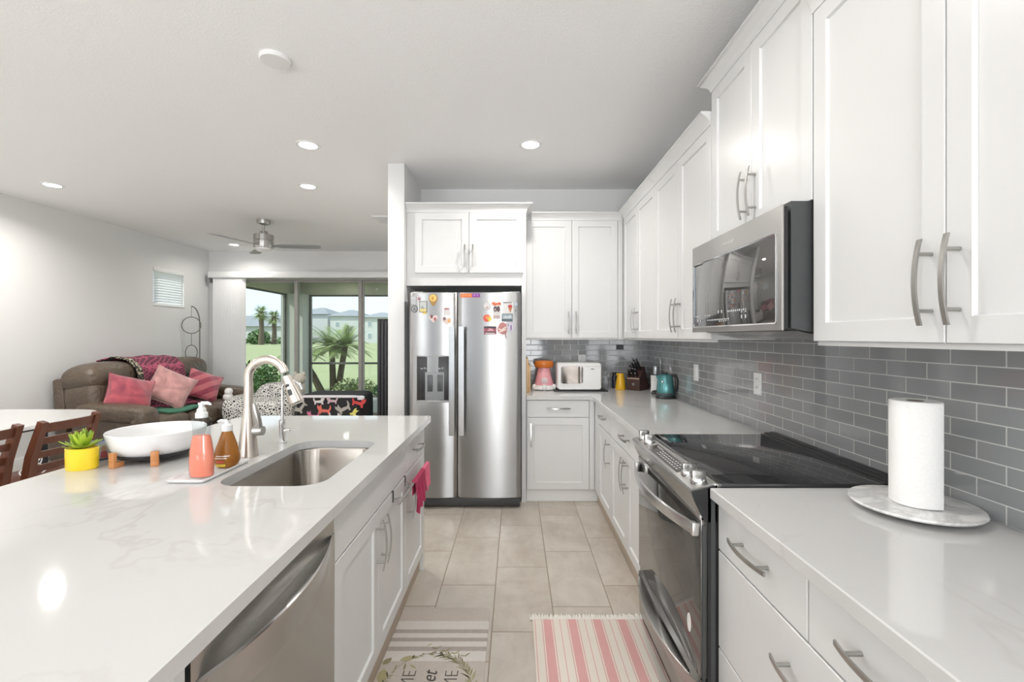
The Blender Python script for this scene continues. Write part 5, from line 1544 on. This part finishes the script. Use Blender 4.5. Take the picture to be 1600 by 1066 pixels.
bush((-4.25, 12.0, .02), (.62, .40, .30), 800, SHRUBL, 'low_shrub', 'low grey green shrub at the foot of the feathery palm', .05)
bush((-3.2, 11.6, .02), (.45, .35, .26), 500, SHRUBG, 'low_shrub', 'low dark shrub outside the right pane, behind the black cabinet', .05)
# two sabal palms far on the lawn
for i, (px_, lab) in enumerate(((408, 'left of the two tall fan palms standing far across the lawn'), (428, 'right of the two tall fan palms standing far across the lawn'))):
    Yp = 84+i*7; x = (px_-806)*Yp/711; top = (6.6, 6.0)[i]
    r = root('fan_palm', (x, Yp, -.12), lab, 'palm', 'fan palms on the lawn')
    obj('trunk', B().tube([(x, Yp, -.3), (x+.1, Yp, 2.5), (x, Yp, top-.6)], [.55, .42, .40], 10), BARK, r)
    b = B()
    for k in range(60):
        az = k*2.4; el = random.uniform(-.9, 1.2); L = random.uniform(1.5, 2.2)
        d = Vector((math.cos(az)*math.cos(el), math.sin(az)*math.cos(el), math.sin(el))); s_ = d.cross(Vector((0, 0, 1))).normalized()
        o = Vector((x, Yp, top-.8))
        for q in range(-3, 4):
            e = o+(d+s_*q*.16).normalized()*L+Vector((0, 0, -.15*abs(q)))
            m_ = o+d*L*.45
            b.poly([m_-s_*.06, m_+s_*.06, e])
        b.tube([o, o+d*L*.5], [.05, .03], 4)
    obj('fronds', b, PALMG, r, None, recalc=False)
bush(((404-806)*88/711, 88, 1.1), (2.0, 2.0, 1.6), 700, SHRUBG, 'round_tree', 'round dark tree in front of the long low house', .35, 'tree')
# houses beyond the lawn, distance haze put into their pale colours
ROOF = plain('slate_roof_tile', (.27,.285,.31), .8, nscale=.6, var=.08)
HWALL = plain('hazed_house_stucco', (.56,.58,.58), .85, nscale=.3, var=.04)
WIND = plain('hazed_house_window', (.33,.38,.42), .3)  # panes paled so the windows look hazy from afar
def hpx(px, Y): return (px-806)*Y/711
def house(label, px0, px1, eave, Y, peaks, depth=12, two=True):
    x0, x1 = hpx(px0, Y), hpx(px1, Y); xm = (x0+x1)/2
    ze = 1.4+(526-eave)*Y/711
    r = root('house', (xm, Y+depth/2, -.12), label, 'house', 'houses beyond the lawn')
    obj('wall', B().box(x0, x1, Y, Y+depth, -.3, ze), HWALL, r)
    for (pa, pb, pk, yp) in peaks:
        a, c = hpx(pa, Y), hpx(pb, Y); zp = 1.4+(526-yp)*Y/711; w_ = c-a
        inset = min(w_*.5-.3, depth*.5-.3)
        yc0, yc1 = Y-.6, Y+depth+.6
        if pk is None: ra, rb = a+inset*.5, c-inset*.5
        else: ra = rb = hpx(pk, Y); ra -= .5; rb += .5
        b = B().loft([[(a-.5, yc0, ze), (c+.5, yc0, ze), (c+.5, yc1, ze), (a-.5, yc1, ze)], [(ra, yc0+depth*.5, zp), (rb, yc0+depth*.5, zp), (rb, yc1-depth*.5, zp), (ra, yc1-depth*.5, zp)]])
        obj('roof', b, ROOF, r, None)
    k = 0
    xx = x0+1.2
    while xx < x1-1.6:
        for z in ((.9, 3.6) if two else (1.0,)):
            f_ = obj('window', B().box(xx, xx+1.0, Y-.06, Y+.02, z, z+1.3), TRIMW, r)
            obj('pane', B().box(xx+.08, xx+.92, Y-.08, Y-.055, z+.08, z+1.22), WIND, f_)
        xx += 7.5
    return r
house('long low pale house with a dark roof behind the fan palms', 340, 450, 510, 100, ((340, 450, None, 492),), 10, False)
house('two-storey pale house with hipped grey roof, leftmost behind the feathery palm', 447, 512, 491, 112, ((447, 512, 483, 478),), 16)
house('two-storey pale house with hipped grey roof, second behind the feathery palm', 516, 562, 494, 108, ((514, 564, 534, 482),), 14)
house('two-storey pale house with hipped grey roof seen through the right pane', 566, 612, 496, 104, ((564, 614, 585, 486),), 14)
house('two-storey pale house with hipped grey roof, hidden mostly by the wall', 618, 670, 496, 124, ((616, 672, 644, 486),), 14)
for k, px_ in enumerate((380, 394, 418, 438)):
    bush((hpx(px_, 96), 96, .3), (.75, .8, .9), 120, SHRUBG, 'hedge_shrub', ['small dark shrub against the low house, leftmost', 'small dark shrub against the low house left of the round tree', 'small dark shrub between the two fan palms', 'small dark shrub right of the fan palms'][k], .3, 'shrub', 'shrubs along the low house')
# trees beyond the roofs at far left
bush((hpx(388, 130), 130, 4.6), (3.4, 3, 2.6), 300, SHRUBG, 'distant_tree', 'dark tree crown rising behind the roof of the low house', .6, 'tree')
